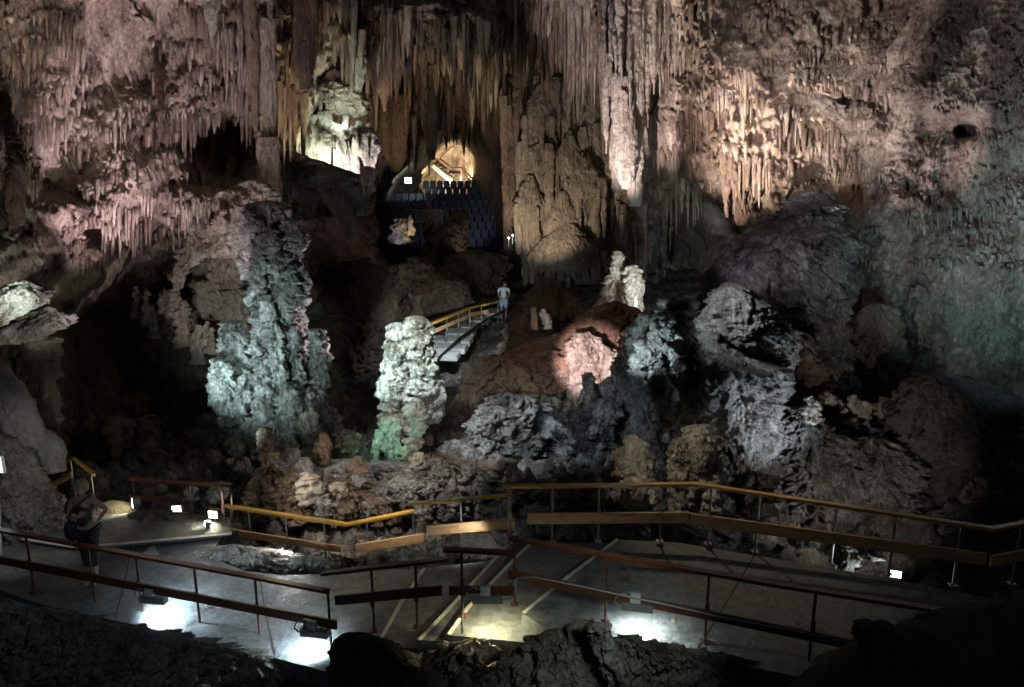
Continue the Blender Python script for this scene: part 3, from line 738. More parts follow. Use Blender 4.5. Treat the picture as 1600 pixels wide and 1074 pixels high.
rocks('stalagmite', 'squat yellowish fluted stump touching the yellow handrail from behind', 'stalagmite', [
  [(690,1062,1110),(720,1060,1112),(790,1050,1118)],
  ([(666,1078,1098),(672,1068,1114),(686,1064,1122),(698,1074,1118)],-.15),
  ([(664,1100,1116),(670,1096,1120),(684,1098,1118),(700,1100,1112)],-.25),
  ([(690,1052,1078),(700,1044,1084),(724,1046,1080),(738,1052,1070)],-.25),
  ([(694,1076,1112),(704,1070,1118),(728,1072,1114),(742,1080,1100)],-.35),
  ([(726,1046,1086),(740,1042,1092),(775,1046,1088),(800,1050,1080)],-.3),
  ([(728,1092,1124),(744,1088,1130),(780,1092,1128),(805,1096,1120)],-.25),
  ([(716,1104,1122),(730,1100,1128),(748,1106,1126)],-.1),
 ], 13.2, 'pale', 'knob', 0.45, 0.8, part='lobe', amp=1.1)
rock('stalagmite', 'dim yellow stump of two tiers left of the fluted stump', 'stalagmite', [(682,984,998),(690,976,1006),(706,974,1008),(714,964,1018),(736,962,1022),(744,968,1018),(780,960,1030)], 13.4, 'pale', 'knob', 0.45, 0.8, None, 1.2)
rock('stalagmite', 'little yellow knob behind the middle of the yellow handrail', 'stalagmite', [(700,962,974),(712,958,980),(745,955,984)], 13.4, 'cream', 'knob', 0.5)
rock('stalagmite', 'short hanging pale tooth of rock under the yellow handrail', 'rock tooth', [(750,976,1010),(768,978,1010),(778,984,1004),(784,990,998)], 12.8, 'cream', 'flute', 0.5)
rock('boulder', 'speckled blue white boulder behind the rail beside the yellow stump', 'boulder', [(745,1140,1215),(775,1144,1212),(800,1150,1210),(815,1160,1200)], 13.4, 'pale', 'rubble', 0.5, 0.5)
rock('boulder', 'small grey boulder under the corner of the far plank', 'boulder', [(818,1125,1142),(826,1118,1150),(840,1122,1150),(852,1128,1146)], 12.0, 'grey', 'caul', 0.5)

# ------------------------------------------------------------------ rear: fluted column, hanging clusters
def drapery_tiers(seed):
    r = random.Random(seed); out = []
    #       y0  len  x0   x1   dY
    for (y0,ln,x0,x1,dY) in [(40,150,840,945,-.5),(120,130,832,890,-1.0),(140,190,892,942,-.9),(178,110,816,870,-1.3),(195,150,905,944,-1.15),(225,150,806,868,-1.5),(250,180,866,912,-1.55),
                             (285,140,880,944,-1.7),(320,110,803,850,-1.8),(345,80,850,905,-2.0),(395,50,826,942,-2.3)]:
        x = x0; ph = r.uniform(0, 6)
        if r.random() < .8:          # the rounded shoulder the flutes hang from
            out.append(([(y0-46,x0+(x1-x0)*.45,x1-(x1-x0)*.40),(y0-32,x0+(x1-x0)*.30,x1-(x1-x0)*.28),(y0-14,x0+(x1-x0)*.12,x1-(x1-x0)*.10),(y0+6,x0-1,x1+1),(y0+24,x0,x1)], dY+.15))
        while x < x1:
            w = r.uniform(5,15); t = y0 + 5*math.sin((x-x0)*.1+ph) + r.uniform(-3,3); l = ln*r.uniform(.55,1.2)
            out.append(([(t,x+w*.15,x+w*.85),(t+4,x-w*.05,x+w*1.05),(t+l*.5,x,x+w*.98),(t+l*.9,x+w*.15,x+w*.85),(t+l,x+w*.4,x+w*.6)], dY+r.uniform(-.25,.25)))
            x += w*r.uniform(.8,1.05)
    return out
rocks('column', 'broad beige column of stacked fluted draperies in the centre rear', 'column', [
  [(40,845,930),(140,822,934),(200,812,938),(280,808,942),(340,810,942),(400,814,944),(440,825,938)]] + drapery_tiers(3),
  38, 'drape', 'rib', 0.8, 0.5, part='drapery', amp=0.9)
rocks('column', 'slim orange brown column of thin pipes left of the broad beige column', 'column', [
  [(150,780,794),(200,782,797),(260,784,797),(320,785,799),(390,788,802)],
  ([(165,793,800),(220,795,804),(300,796,804),(340,797,803)],-0.3,None,'pipe'),
  ([(140,802,816),(180,800,814),(225,803,808),(236,805,807)],-0.5,None,'pipe'),
 ], 37, 'brown', 'flute', 0.8, 0.9, part='pipe')
rocks('stalactite_cluster', 'great bright cluster of hanging stalactites right of the broad column', 'stalactite cluster', [
  [(-60,945,985),(60,946,984),(140,948,982),(220,952,980),(260,954,976),(300,958,972)],
  ([(-60,975,1010),(60,978,1008),(120,980,1006),(200,976,1004),(260,976,1003),(322,985,1001)],-0.8,None,'stalactite'),
  ([(-60,1004,1035),(60,1006,1034),(100,1008,1032),(135,1012,1018),(148,1014,1016)],-1.0,None,'stalactite'),
  ([(-60,960,975),(80,962,974),(130,964,972),(150,966,969)],-1.4,None,'stalactite'),
  ([(-60,990,1002),(50,991,1001),(90,993,999),(128,995,997)],-1.6,None,'stalactite'),
  ([(-60,1030,1062),(50,1034,1060),(110,1040,1056),(160,1046,1052),(185,1048,1050)],-0.6,None,'stalactite'),
  ([(120,956,985),(180,955,990),(240,960,998),(285,968,990),(296,975,982)],-1.2,None,'stalactite'),
  ([(-60,940,950),(100,942,950),(200,944,951),(240,946,949)],-0.6,None,'stalactite'),
  ([(-60,1018,1026),(90,1019,1025),(120,1021,1023)],-1.7,None,'stalactite'),
 ], 31, 'cream', 'flute', 0.9, 0.7, part='stalactite')
rock('column', 'thin ringed column from ceiling to ledge, right of the bright hanging cluster', 'column', [(-40,1094,1112),(20,1096,1114),(80,1096,1116),(140,1095,1116),(180,1100,1112),(235,1110,1120)], 28, 'pale', 'knob', 0.7)
rock('stalactite', 'big square brown stalactite cut off near the top left of centre', 'stalactite', [(-40,458,502),(0,460,497),(60,463,493),(110,466,490),(132,470,486),(140,474,480)], 23.5, 'brown', 'flute', 0.8)
rock('stalactite', 'white pointed stalactite at the top left edge of the ceiling', 'stalactite', [(-40,316,346),(0,320,341),(30,324,338),(55,328,334),(74,331,333)], 17, 'pale', 'flute', 0.6)
rock('stalactite', 'thin white dripping stalactite right of the pointed white one', 'stalactite', [(-40,416,430),(0,418,427),(30,420,426),(54,423,424)], 19, 'pale', 'flute', 0.5)
rock('stalactite', 'dark thick stalactite hanging just before the pale tall pipe column', 'stalactite', [(-40,380,404),(40,386,402),(120,390,402),(200,396,402),(215,398,400)], 20, 'brown', 'flute', 0.7)
rocks('column', 'pale tall pipe column standing on stacked shelves of flowstone', 'column', [
  [(30,408,430),(120,409,429),(170,410,428),(220,410,429)],
  ([(215,408,430),(240,404,432),(262,406,434),(300,398,436),(350,390,440)],-0.3,None,'flowstone'),
 ], 22.5, 'cream', 'flute', 0.9, 0.9, part='pipe')
rocks('flowstone', 'purple lit shelves of knobbly flowstone above the lumpy grey column', 'flowstone', [
  [(285,380,420),(300,360,432),(330,345,438),(360,320,436),(385,300,440),(398,310,430)],
  ([(300,340,380),(312,335,390),(335,340,384),(345,346,352)],-0.4,None,'drapery'),
  ([(370,300,340),(385,285,345),(430,268,284),(470,270,280),(480,274,278)],0.2,None,'drapery'),
 ], 21.2, 'cream', 'knob', 0.9, 0.5, part='shelf')
rock('stalactite', 'long orange brown pipe at the far left edge', 'stalactite', [(130,2,14),(200,0,20),(240,14,38),(300,12,40),(340,16,38),(352,20,34)], (13.5,1.0), 'brown', 'flute', 0.6)
rock('stalactite', 'brown finger of rock hanging from the left wall', 'stalactite', [(360,134,156),(390,136,157),(402,140,156),(408,148,152)], (15.2,.8), 'brown', 'flute', 0.6)
rock('stalactite', 'long brown pipe stalactite on the lavender left wall', 'stalactite', [(40,244,256),(90,243,260),(130,244,258),(180,247,256),(205,250,254)], (18.3,3.5), 'brown', 'flute', 0.6)
rocks('flowstone', 'lavender lit knobbly rock face between the dark left hollow and the lumpy grey column', 'flowstone', [
  [(392,318,380),(410,304,396),(440,300,400),(480,312,398),(520,330,390),(545,345,380)],
  ([(400,330,370),(425,322,384),(450,330,380)],-.5), ([(440,306,340),(465,304,350),(500,318,350)],-.5), ([(455,345,392),(480,340,396),(515,350,390)],-.5)], 22.6, 'brown', 'knob', 0.8, 0.4, part='face')
# the bright green white niche with its bowl ledge
rocks('flowstone_ledge', 'bowl shaped dark ledge with hanging fringe under the bright white niche', 'ledge', [
  [(238,440,462),(252,432,500),(275,430,570),(295,445,588),(310,480,586),(325,530,580),(338,560,574)],
  ([(285,440,475),(300,445,500),(320,470,496),(338,480,490)],-0.3,None,'fringe'),
  ([(296,500,530),(315,505,550),(345,530,552),(378,545,551)],-0.3,None,'fringe'),
  ([(262,562,582),(285,564,586),(306,568,582)],-0.6,'pale','fringe'),
 ], 25.6, 'dark', 'drip', 0.9, 0.25, part='bowl')
rocks('flowstone_curtain', 'bright white fluted curtain at the back of the lit niche', 'flowstone', [
  [(182,470,500),(200,462,545),(230,458,560),(255,470,560),(272,480,560)],
  ([(200,545,580),(225,548,592),(250,565,590),(268,572,584)],-0.2),
 ], 28.2, 'pale', 'flute', 0.8, 0.3, part='curtain')
rocks('flowstone_ledge', 'small pale green ledge above the bright niche', 'ledge', [
  [(130,505,535),(145,500,560),(165,505,575),(178,520,570),(184,535,560)]], 29, 'cream', 'knob', 0.8, 0.5, part='ledge')
rock('stalactite', 'green lit stalactite over the small pale ledge', 'stalactite', [(80,548,572),(110,550,572),(140,552,566),(150,556,562)], 29, 'pale', 'flute', 0.6)
rock('stalactite', 'long white speckled stalactite with ragged tip, centre top', 'stalactite', [(-40,568,598),(0,570,594),(50,572,590),(70,575,588)], 31, 'pale', 'knob', 0.6)
rock('stalactite', 'large brown hanging cone with ragged tip in the centre top', 'stalactite', [(40,575,618),(80,580,616),(115,584,612),(140,590,608),(160,597,604),(174,599,602)], 33, 'brown', 'flute', 0.9)
rock('stalactite_curtain', 'wide dull brown fluted curtain left of the dark stage hollow', 'stalactite curtain', [(150,596,640),(180,594,638),(220,594,636),(245,600,632),(262,612,626),(268,616,622)], 40, 'brown', 'flute', 1.0, 0.4)
rocks('stalactite_curtain', 'broad brown curtain of stalactites hanging over the stage hollow under the roof rock', 'stalactite curtain', [
  [(20,630,700),(90,632,690),(150,636,668),(185,642,656),(200,646,651)],
  ([(20,680,760),(100,686,750),(135,696,742),(165,704,736),(182,712,728)],0.3),
  ([(20,740,800),(100,742,798),(180,750,796),(235,766,796),(285,778,792)],-0.3),
  ([(60,664,700),(120,668,696),(170,674,688),(200,679,684)],-0.8),
  ([(60,716,750),(130,720,746),(170,726,742),(198,732,737)],-0.8),
  ([(60,760,790),(150,764,786),(205,768,782),(240,773,777)],-1.0),
 ], 49, 'brown', 'flute', 1.3, 0.4, part='curtain', amp=1.2)
rock('boulder', 'rough golden rock face at the back of the lit stair alcove', 'rock face', [(180,690,770),(200,660,790),(240,650,800),(280,640,800),(310,640,800)], 68, 'cream', 'drip', 2.0, 0.12)
rock('boulder', 'dark sloping rock under the lit staircase of the alcove', 'rock mass', [(240,632,648),(255,624,654),(272,612,658),(290,600,662),(310,592,664)], 62.5, 'brown', 'rock', 1.8, 0.3)
rock('boulder', 'dark craggy rock wall left of the distant seats', 'rock mass', [(180,575,610),(230,580,618),(280,578,606),(330,578,600),(380,574,604)], 52, 'dark', 'rock', 1.8, 0.5)
rock('boulder', 'round pale boulder at the right of the lit stair alcove', 'boulder', [(248,752,772),(262,745,782),(278,742,786),(292,742,786)], 63.5, 'cream', 'rock', 1.5, 0.5)
rock('stalactite', 'dark pillar shaped stalactite in front of the lit stair alcove', 'stalactite', [(90,660,690),(150,664,686),(200,667,684),(235,668,680),(250,672,678)], 47, 'dark', 'flute', 1.0)
rock('boulder', 'hanging lumpy roof rock above the stage hollow, left part', 'roof rock', [(-60,600,680),(0,598,690),(40,604,700),(66,640,700),(76,665,690)], 33, 'brown', 'rock', 1.2, 0.6)
rock('boulder', 'hanging lumpy roof rock above the stage hollow, right part', 'roof rock', [(-60,690,770),(0,692,778),(40,694,778),(62,715,776),(72,740,770)], 34, 'cream', 'rock', 1.2, 0.6)

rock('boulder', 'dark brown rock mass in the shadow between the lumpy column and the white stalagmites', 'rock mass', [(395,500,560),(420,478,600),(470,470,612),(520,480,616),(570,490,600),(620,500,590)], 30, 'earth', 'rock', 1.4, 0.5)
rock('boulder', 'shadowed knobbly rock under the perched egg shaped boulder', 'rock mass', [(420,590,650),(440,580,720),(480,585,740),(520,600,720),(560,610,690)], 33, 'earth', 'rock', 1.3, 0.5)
rocks('flowstone', 'dim brown flowstone with hanging fringe below the bowl ledge', 'flowstone', [
  [(300,440,560),(330,445,585),(370,450,590),(395,470,580),(405,490,560)],
  ([(310,520,560),(340,510,585),(366,520,590),(385,548,575)],-.5), ([(320,450,490),(350,446,500),(380,455,480),(398,462,470)],-.5)], 27.5, 'brown', 'knob', 1.0, 0.4, part='fringe')
rock('boulder', 'dark rubble rock at the foot of the fluted column behind the distant stairs', 'rock mass', [(400,700,790),(415,690,800),(440,690,790),(470,700,780),(490,720,770)], 40, 'earth', 'rock', 1.3, 0.5)

# ------------------------------------------------------------------ left side
rock('boulder', 'bright white lit boulder at the far left edge', 'boulder', [(440,28,50),(447,8,66),(458,-25,75),(474,-30,70),(488,-30,44),(500,-30,18),(510,-30,0)], 12.9, 'pale', 'rock', 0.45, 0.5)
rock('boulder', 'long dark rock shelf under the bright white boulder at left', 'rock shelf', [(482,60,92),(494,20,108),(506,-40,112),(518,-60,95),(532,-70,60)], 13.9, 'dark', 'rock', 0.8, 0.5)
rock('column', 'dim ribbed stump of a column at the left edge', 'column', [(530,40,85),(560,44,84),(600,46,90),(640,60,96),(662,70,98)], 15, 'cream', 'knob', 0.8, 0.8)
rock('boulder', 'smooth blue grey leaning boulder at the left edge', 'boulder', [(575,-30,10),(600,-20,30),(630,-10,50),(660,0,66),(690,10,68),(705,20,60)], 13.2, 'smooth', 'smooth', 0.8, 0.6)
rock('boulder', 'smaller smooth grey boulder under the leaning one at left', 'boulder', [(676,40,80),(690,30,96),(710,40,104),(735,60,104)], 13.4, 'smooth', 'smooth', 0.8, 0.6)
rock('boulder', 'large pale sloping boulder behind the lit exit sign, lower left', 'boulder', [(690,-90,20),(720,-90,50),(760,-90,74),(790,-90,92),(812,-90,104),(835,-90,105)], 12.6, 'grey', 'rock', 0.8, 0.5)
for k, (x, y, w, h) in enumerate([(212,448,5,50),(228,450,7,60),(238,478,6,50),(256,450,6,40),(266,452,6,45),(285,470,10,70),(308,508,8,60),(322,502,6,40),(330,512,5,40)]):
    rock('stalagmite', 'short dim stalagmite in the row along the dark left ledge', 'stalagmite', [(y,x-w*0.3,x+w*0.4),(y+8,x-w*0.8,x+w*0.8),(y+h*0.6,x-w,x+w),(y+h,x-w*1.5,x+w*1.6)], 21.5, 'cream', 'knob', 0.6, 0.9, 'stalagmites along the dark left ledge')
rock('rock_ledge', 'dark sloping ledge carrying the row of short stalagmites at left', 'rock ledge', [(470,262,300),(500,235,335),(540,230,360),(580,245,350),(605,262,320)], 22.3, 'earth', 'rock', 1.0, 0.5)
rnd = random.Random(4)
for k in range(26):
    x = rnd.uniform(130, 340); y = rnd.uniform(640, 745); w = rnd.uniform(8, 20); h = rnd.uniform(22, 55)
    rock('boulder', 'dim brown rubble stone on the dark left slope', 'stone', [(y,x-w*0.4,x+w*0.3),(y+h*0.25,x-w,x+w*0.8),(y+h*0.7,x-w,x+w),(y+h,x-w*0.7,x+w*0.8)], rnd.uniform(17,21), 'earth', 'rock', 0.7, 0.8, 'rubble stones on the dark left slope')
# middle bank behind the far railing
rocks('rock_bank', 'wide dim bank of knobbly rock behind the yellow far railings', 'rock bank', [
  [(716,420,470),(730,410,640),(742,405,760),(756,400,880),(780,395,960),(815,390,980)],
  ([(714,650,700),(726,620,780),(742,590,860),(760,560,950),(800,540,980)],0.4,'earth'),
  ([(735,395,450),(750,390,560),(775,385,680),(805,380,700)],-0.7,'earth'),
  ([(725,640,720),(745,600,780),(775,590,800),(800,590,800)],-0.7),
 ] + sprinkle(40, [(716,420,560,-.8),(728,420,800,-1.0),(740,410,880,-1.2),(760,400,900,-1.4),(790,400,900,-1.4)], (14,34), (16,40), 21), 14.6, 'grey', 'rubble', 0.5, 0.25, part='lump')
bank = [(428,700,30,80,'cream'),(455,695,22,60,'grey'),(480,735,26,50,'cream'),(530,752,30,46,'cream'),(600,745,24,50,'grey'),
        (655,702,20,60,'cream'),(720,745,22,40,'grey'),(505,676,20,46,'earth'),(560,712,22,42,'earth'),
        (415,664,20,54,'earth'),(800,715,20,55,'cream'),(825,728,16,46,'cream'),(784,716,12,42,'cream'),(880,742,28,46,'earth'),(925,734,26,56,'earth'),(695,738,22,46,'earth')]
for k, (x, y, w, h, m) in enumerate(bank):
    y += h*.2; w *= .66; h *= .8
    rock('boulder', 'knobbly %s boulder on the bank behind the far railing' % {'cream':'tan','grey':'grey','earth':'brown'}[m], 'boulder',
         [(y-6,x-w*0.5,x+w*0.3),(y+h*0.2,x-w*0.95,x+w*0.9),(y+h*0.6,x-w*1.05,x+w*1.05),(y+h,x-w*0.8,x+w*0.9)], 14.9 - (y-660)/130*1.7 + 0.3*math.sin(k*2.3), m, 'knob', 0.55, 0.75, '%s boulders on the bank' % {'cream':'tan','grey':'grey','earth':'brown'}[m])
# rocky bank under the far railing
rocks('rock_bank', 'low crust of pale knobbly rock between the left path and the far planks', 'rock bank', [
  [(858,330,400),(866,316,440),(876,318,500),(888,335,520),(902,390,520),(912,450,515)],
  ([(872,460,500),(880,440,520),(895,440,525),(908,470,520)],-0.2)], 11.8, 'pale', 'rubble', 0.4, 0.35, part='crust', amp=0.9)
rocks('rock_bank', 'undercut grey rock apron hanging below the two middle planks of the far railing', 'rock bank', [
  [(862,600,660),(872,556,700),(882,560,720),(892,580,700),(902,610,660)],
  ([(843,690,830),(852,665,870),(866,660,860),(880,690,800)],0.1),
  ([(868,480,540),(880,500,570),(890,520,580)],0.5)], 12.1, 'pale', 'rubble', 0.45, 0.25, part='apron')
rocks('rock_bank', 'mossy low rock face below the long level plank of the far railing', 'rock bank', [
  [(812,800,1080),(830,795,1120),(848,810,1130),(858,850,1140),(868,960,1150)]], 11.9, 'grey', 'rubble', 0.6, 0.15, part='face')

# ------------------------------------------------------------------ right side lower
rocks('rock_heap', 'heap of speckled broken rock lit in spots behind the right handrail', 'rock heap', [
  [(640,1240,1270),(655,1230,1290),(690,1216,1330),(720,1212,1350),(760,1225,1350),(800,1240,1350)],
  ([(620,1262,1272),(640,1256,1280),(660,1255,1290)],-0.2,'pale'),
  ([(690,1330,1400),(715,1320,1440),(750,1320,1450),(790,1330,1440)],0.4),
 ], 15.6, 'grey', 'rubble', 0.7, 0.5, part='heap')
stn = [(1290,612,12,26),(1310,625,14,24),(1335,618,14,26),(1352,628,14,24),(1382,622,16,36),(1300,650,16,24),(1330,655,16,24),(1392,660,14,30),(1360,655,12,24),(1275,625,10,30)]
for k, (x, y, w, h) in enumerate(stn):
    rock('stone', 'pale broken stone on the dark right hand slope', 'stone', [(y,x-w*0.3,x+w*0.4),(y+h*0.3,x-w,x+w*0.8),(y+h*0.7,x-w*0.9,x+w),(y+h,x-w*0.6,x+w*0.5)], 17+0.2*(k%3), 'cream', 'rock', 0.5, 0.8, 'broken stones on the right slope')
rock('boulder', 'large smooth dark boulder at the right, half in shadow', 'boulder', [(582,1430,1480),(600,1405,1550),(640,1392,1640),(690,1390,1660),(730,1420,1660),(765,1440,1640)], 16.4, 'dark', 'rock', 1.0, 0.4)
rock('boulder', 'dim rock bulge standing out of the right wall', 'boulder', [(480,1350,1400),(500,1330,1408),(560,1325,1412),(600,1340,1405),(640,1370,1400)], 19.6, 'brown', 'rock', 1.0, 0.5)
rocks('rock_heap', 'small pile of blue white lit stones between the right planks and the path', 'rock heap', [
  [(838,1290,1310),(846,1282,1340),(862,1285,1350),(880,1296,1340),(898,1306,1330)],
  ([(836,1232,1262),(844,1228,1280),(852,1236,1280)],-0.1),
  ([(848,1330,1352),(856,1324,1380),(872,1330,1362)],-0.1)], 11.6, 'pale', 'rubble', 0.45, 0.6, part='stones')
rock('boulder', 'small white lit stone behind the right handrail', 'stone', [(788,1260,1268),(794,1257,1273),(802,1260,1270)], 12.5, 'pale', 'rock', 0.4)

# ------------------------------------------------------------------ foreground
rocks('boulder', 'grey ridged foreground rock at the bottom centre', 'boulder', [
  [(976,884,926),(986,862,950),(1006,826,962),(1032,790,968),(1070,755,992),(1133,725,1020)],
  ([(975,912,948),(998,918,956),(1023,925,958),(1063,936,985),(1133,945,1010)],-0.35,'grey','ridge'),
 ], 7.9, 'fore', 'rock', 0.8, 0.45, part='body', amp=0.55)
rock('boulder', 'dark rounded foreground rock left of the yellow lamp pool', 'boulder', [(991,545,570),(998,525,600),(1023,516,640),(1053,512,690),(1133,500,720)], 8.4, 'fore', 'rock', 0.8, 0.45, None, 0.55)
rock('boulder', 'pale crust of rock just under the yellow lamp', 'boulder', [(1002,722,760),(1010,680,785),(1024,655,790),(1040,660,770),(1054,690,750)], 8.55, 'cream', 'rubble', 0.4, 0.3)
rock('boulder', 'dark bank of rough rock along the bottom left edge', 'rock bank', [(939,-80,30),(959,-80,110),(979,-80,210),(999,-80,310),(1026,-80,420),(1049,-80,516),(1074,-80,530),(1134,-80,540)], 9.1, 'fore', 'rubble', 0.5, 0.12)
rock('boulder', 'speckled bank of rough rock under the white lamp, bottom right of centre', 'rock bank', [(999,945,1000),(1014,940,1090),(1029,945,1160),(1049,950,1230),(1074,960,1270),(1134,960,1280)], 8.1, 'fore', 'rubble', 0.35, 0.2)
rock('boulder', 'big dark rounded rock filling the bottom right corner', 'boulder', [(929,1590,1700),(944,1550,1750),(969,1470,1800),(994,1400,1800),(1024,1340,1800),(1054,1270,1800),(1088,1240,1800),(1144,1200,1800)], 6.6, 'fore', 'smooth', 0.8, 0.35)
rock('boulder', 'two lobed small dark rock on the big bottom right rock', 'boulder', [(976,1340,1390),(984,1334,1400),(1004,1334,1408),(1024,1345,1405),(1044,1355,1400)], 6.5, 'fore', 'rock', 0.35, 0.7)
rock('boulder', 'rounded dark hump beside the end of the near handrail', 'boulder', [(962,1440,1470),(970,1434,1490),(999,1436,1510),(1024,1440,1510)], 6.7, 'fore', 'rock', 0.4, 0.7)

# ------------------------------------------------------------------ uncounted small stalactites all over the upper walls
def wy(px, py):
    xs, ys, G = WGRID
    i = int(np.clip((px-xs[0])/(xs[1]-xs[0]), 0, len(xs)-1)); j = int(np.clip((py-ys[0])/(ys[1]-ys[0]), 0, len(ys)-1))
    return float(G[j, i])
def stalactite_field():
    r = random.Random(23); V = []; F = []; MI = []; NT = 7
    # region: x0, x1, y0, y1, rows, length, width, slope, materials
    REG = [(20,330,110,300,44,(14,66),(2.5,9),-.25,(0,0,1)),(250,460,0,230,46,(25,120),(3,11),0,(0,1,1,2)),(470,640,-20,140,40,(30,120),(4,13),0,(1,1,2,0)),
           (600,800,30,170,44,(40,130),(4,14),0,(1,1,2)),(780,960,-40,90,44,(40,150),(4,13),0,(1,2,0)),(1050,1260,-20,300,44,(18,95),(3,11),0,(2,0,0,1)),
           (1230,1420,0,260,34,(16,60),(3,9),0,(0,2,1)),(1420,1640,40,420,34,(12,36),(3,8),-.2,(0,0,2)),(1240,1600,250,440,26,(10,28),(3,7),.05,(0,)),
           (130,330,290,400,18,(16,60),(3,8),0,(0,1)),(940,1060,310,400,18,(25,80),(5,12),0,(2,0)),(280,440,290,390,14,(14,46),(3,8),0,(2,0)),(0,120,0,120,12,(20,70),(4,11),0,(1,0))]
    for (x0,x1,y0,y1,n,L,Wd,sl,ms) in REG:
        for k in range(n):
            cx = r.uniform(x0,x1); cy = r.uniform(y0,y1); w = r.uniform(18,75); Lm = L[0] + (L[1]-L[0])*r.random()**1.6; m = r.choice(ms); x = cx - w/2
            cur = r.uniform(-.25,.25) + sl; ph = r.uniform(0,6.28)
            while x < cx + w/2:
                wd = r.uniform(*Wd); t = (x-cx)/w*2
                top = cy + cur*(x-cx) + 5*math.sin(x*.11+ph) + r.uniform(-4,4)
                ln = Lm*(1-.45*t*t)*r.uniform(.35,1.25)
                Y0 = wy(x, top); Ym = min(wy(x, top+ln*.5), Y0+.6); Y1 = min(wy(x, top+ln), Y0+1.0)
                hw = wd/2; base = len(V); NR = 6
                lx = r.uniform(-.02,.02)*ln
                for q in range(NR):
                    u = q/(NR-1); py = top + ln*u
                    Y = min(Y0+.1*(1-u), Y0*(1-u)+min(Ym, Y0)*u) - .12*min(1, u*3) - .02
                    c = at(x+lx*u, py, Y); rad = hw*(1.05-.75*u**1.4)*(.12 if q == NR-1 else 1)*r.uniform(.85,1.12)/FPX*Y
                    for s_ in range(NT):
                        th = 6.2832*s_/NT; rr = rad*(1+.18*math.cos(3*th+ph+q*.4))
                        V.append((c.x+rr*math.cos(th), c.y+rr*math.sin(th)*1.1, c.z))
                for q in range(NR-1):
                    for s_ in range(NT):
                        k2 = (s_+1) % NT; F.append((base+q*NT+s_, base+(q+1)*NT+s_, base+(q+1)*NT+k2, base+q*NT+k2)); MI.append(m)
                x += wd*r.uniform(.75,1.5)
    o = link_mesh('small_stalactites', np.array(V), np.array(F), 'wall')
    o.data.materials.append(M['brown']); o.data.materials.append(M['cream'])
    if len(o.data.polygons) == len(MI): o.data.polygons.foreach_set('material_index', np.array(MI, dtype=np.int32))
    tag(o, 'thousands of small stalactites fringing the upper cave walls', 'stalactites', None, 'stuff')
stalactite_field()

# ------------------------------------------------------------------ many stalactites hugging the upper wall
rnd = random.Random(11)
def cluster(n, x0, x1, yt, yb, jit, w0, w1, mat, label, group, off=0.5, dark=0.0, Y=None, slope=0.0):
    for k in range(n):
        x = x0 + (x1-x0)*(k + rnd.uniform(-0.2, 1.2))/n
        sl = slope*(x-x0)
        top = yt + sl + rnd.uniform(-jit, jit)*0.6; bot = yb + sl + rnd.triangular(-1.5, 1.1, -0.3)*jit
        if bot < top + 18: bot = top + 18
        w = w0 + (w1-w0)*rnd.random()**1.8; w *= 0.5
        D = (Y if Y else wall_Y(x, top*0.3+bot*0.7)) - off*rnd.uniform(0.2, 1.3)
        m = mat if isinstance(mat, str) else rnd.choice(mat)
        ln = bot - top; b = rnd.uniform(-2, 2); q = rnd.uniform(0.6, 1.0); q2 = rnd.uniform(0.3, 0.8)
        rows = [(top,x-w*0.9,x+w*0.9),(top+ln*0.25,x-w*1.0+b,x+w*0.95+b),(top+ln*0.5,x-w*q,x+w*q),(top+ln*0.75,x-w*q2+b*.5,x+w*q2+b*.5),(bot,x-w*0.12,x+w*0.12)]
        rock('stalactite', label, 'stalactite', rows, (D, 1.0+0.4*off), m, 'flute', 0.6, 0.9, group, 1.0, 1.5)
G1 = 'stalactites'
cluster(18, 480, 600, -10, 70, 40, 4, 18, ['brown','cream'], 'brown stalactite in the fringe left of the hanging roof rock', 'fringe left of the roof rock', 1.0)
cluster(24, 625, 790, 70, 165, 40, 6, 20, ['brown','brown','cream'], 'dull brown stalactite in the dense curtain over the stage hollow', 'dense curtain over the stage hollow', 0.8, Y=47)
cluster(16, 670, 792, 125, 200, 35, 4, 14, ['brown','cream'], 'thin stalactite in the lower curtain beside the lit stair alcove', 'lower curtain beside the stair alcove', 0.8, Y=50)
cluster(12, 668, 764, 172, 226, 22, 4, 12, ['dark','brown'], 'dark stalactite hanging across the lit stair alcove', 'dark stalactites across the stair alcove', 0.2, Y=61)
cluster(22, 945, 1065, -60, 120, 90, 3, 9, ['pale','cream'], 'fine pale needle of the great bright cluster', 'fine needles of the great bright cluster', 0.3, Y=29.6)
cluster(12, 590, 655, 170, 262, 26, 5, 14, ['brown','dark','cream'], 'dull stalactite in the ragged curtain left of the lit stair alcove', 'ragged curtain left of the stair alcove', 0.3, Y=54)
cluster(16, 785, 945, -40, 30, 45, 3, 10, ['brown','pale'], 'slender stalactite hanging above the broad beige column', 'slender stalactites above the broad column', 1.0)
cluster(14, 1040, 1110, -60, 110, 70, 5, 14, ['cream','pale'], 'long pale stalactite beside the ringed column at the top', 'long pale stalactites beside the ringed column', 0.6)
cluster(16, 930, 1050, -60, 170, 90, 6, 16, ['cream','cream','brown'], 'long cream stalactite in front of the great hanging cluster', 'long cream stalactites before the great cluster', 0.4, Y=30.2)
cluster(12, 470, 560, -60, 120, 60, 6, 18, ['brown','cream'], 'long brown stalactite over the bright niche', 'long brown stalactites over the niche', 0.6)
cluster(12, 850, 950, 50, 115, 30, 5, 14, ['brown'], 'dark stalactite in the fringe just over the broad beige column', 'dark fringe over the broad column', 0.8)
cluster(22, 120, 330, 150, 215, 60, 3, 9, ['brown','wall','wall'], 'thin dark stalactite on the lavender left wall', 'thin stalactites on the left wall', 0.3, slope=-.3)
cluster(22, 330, 470, -10, 110, 70, 4, 12, ['brown','wall','cream'], 'brown stalactite in the tall curtain left of the niche', 'tall curtain left of the niche', 0.6)
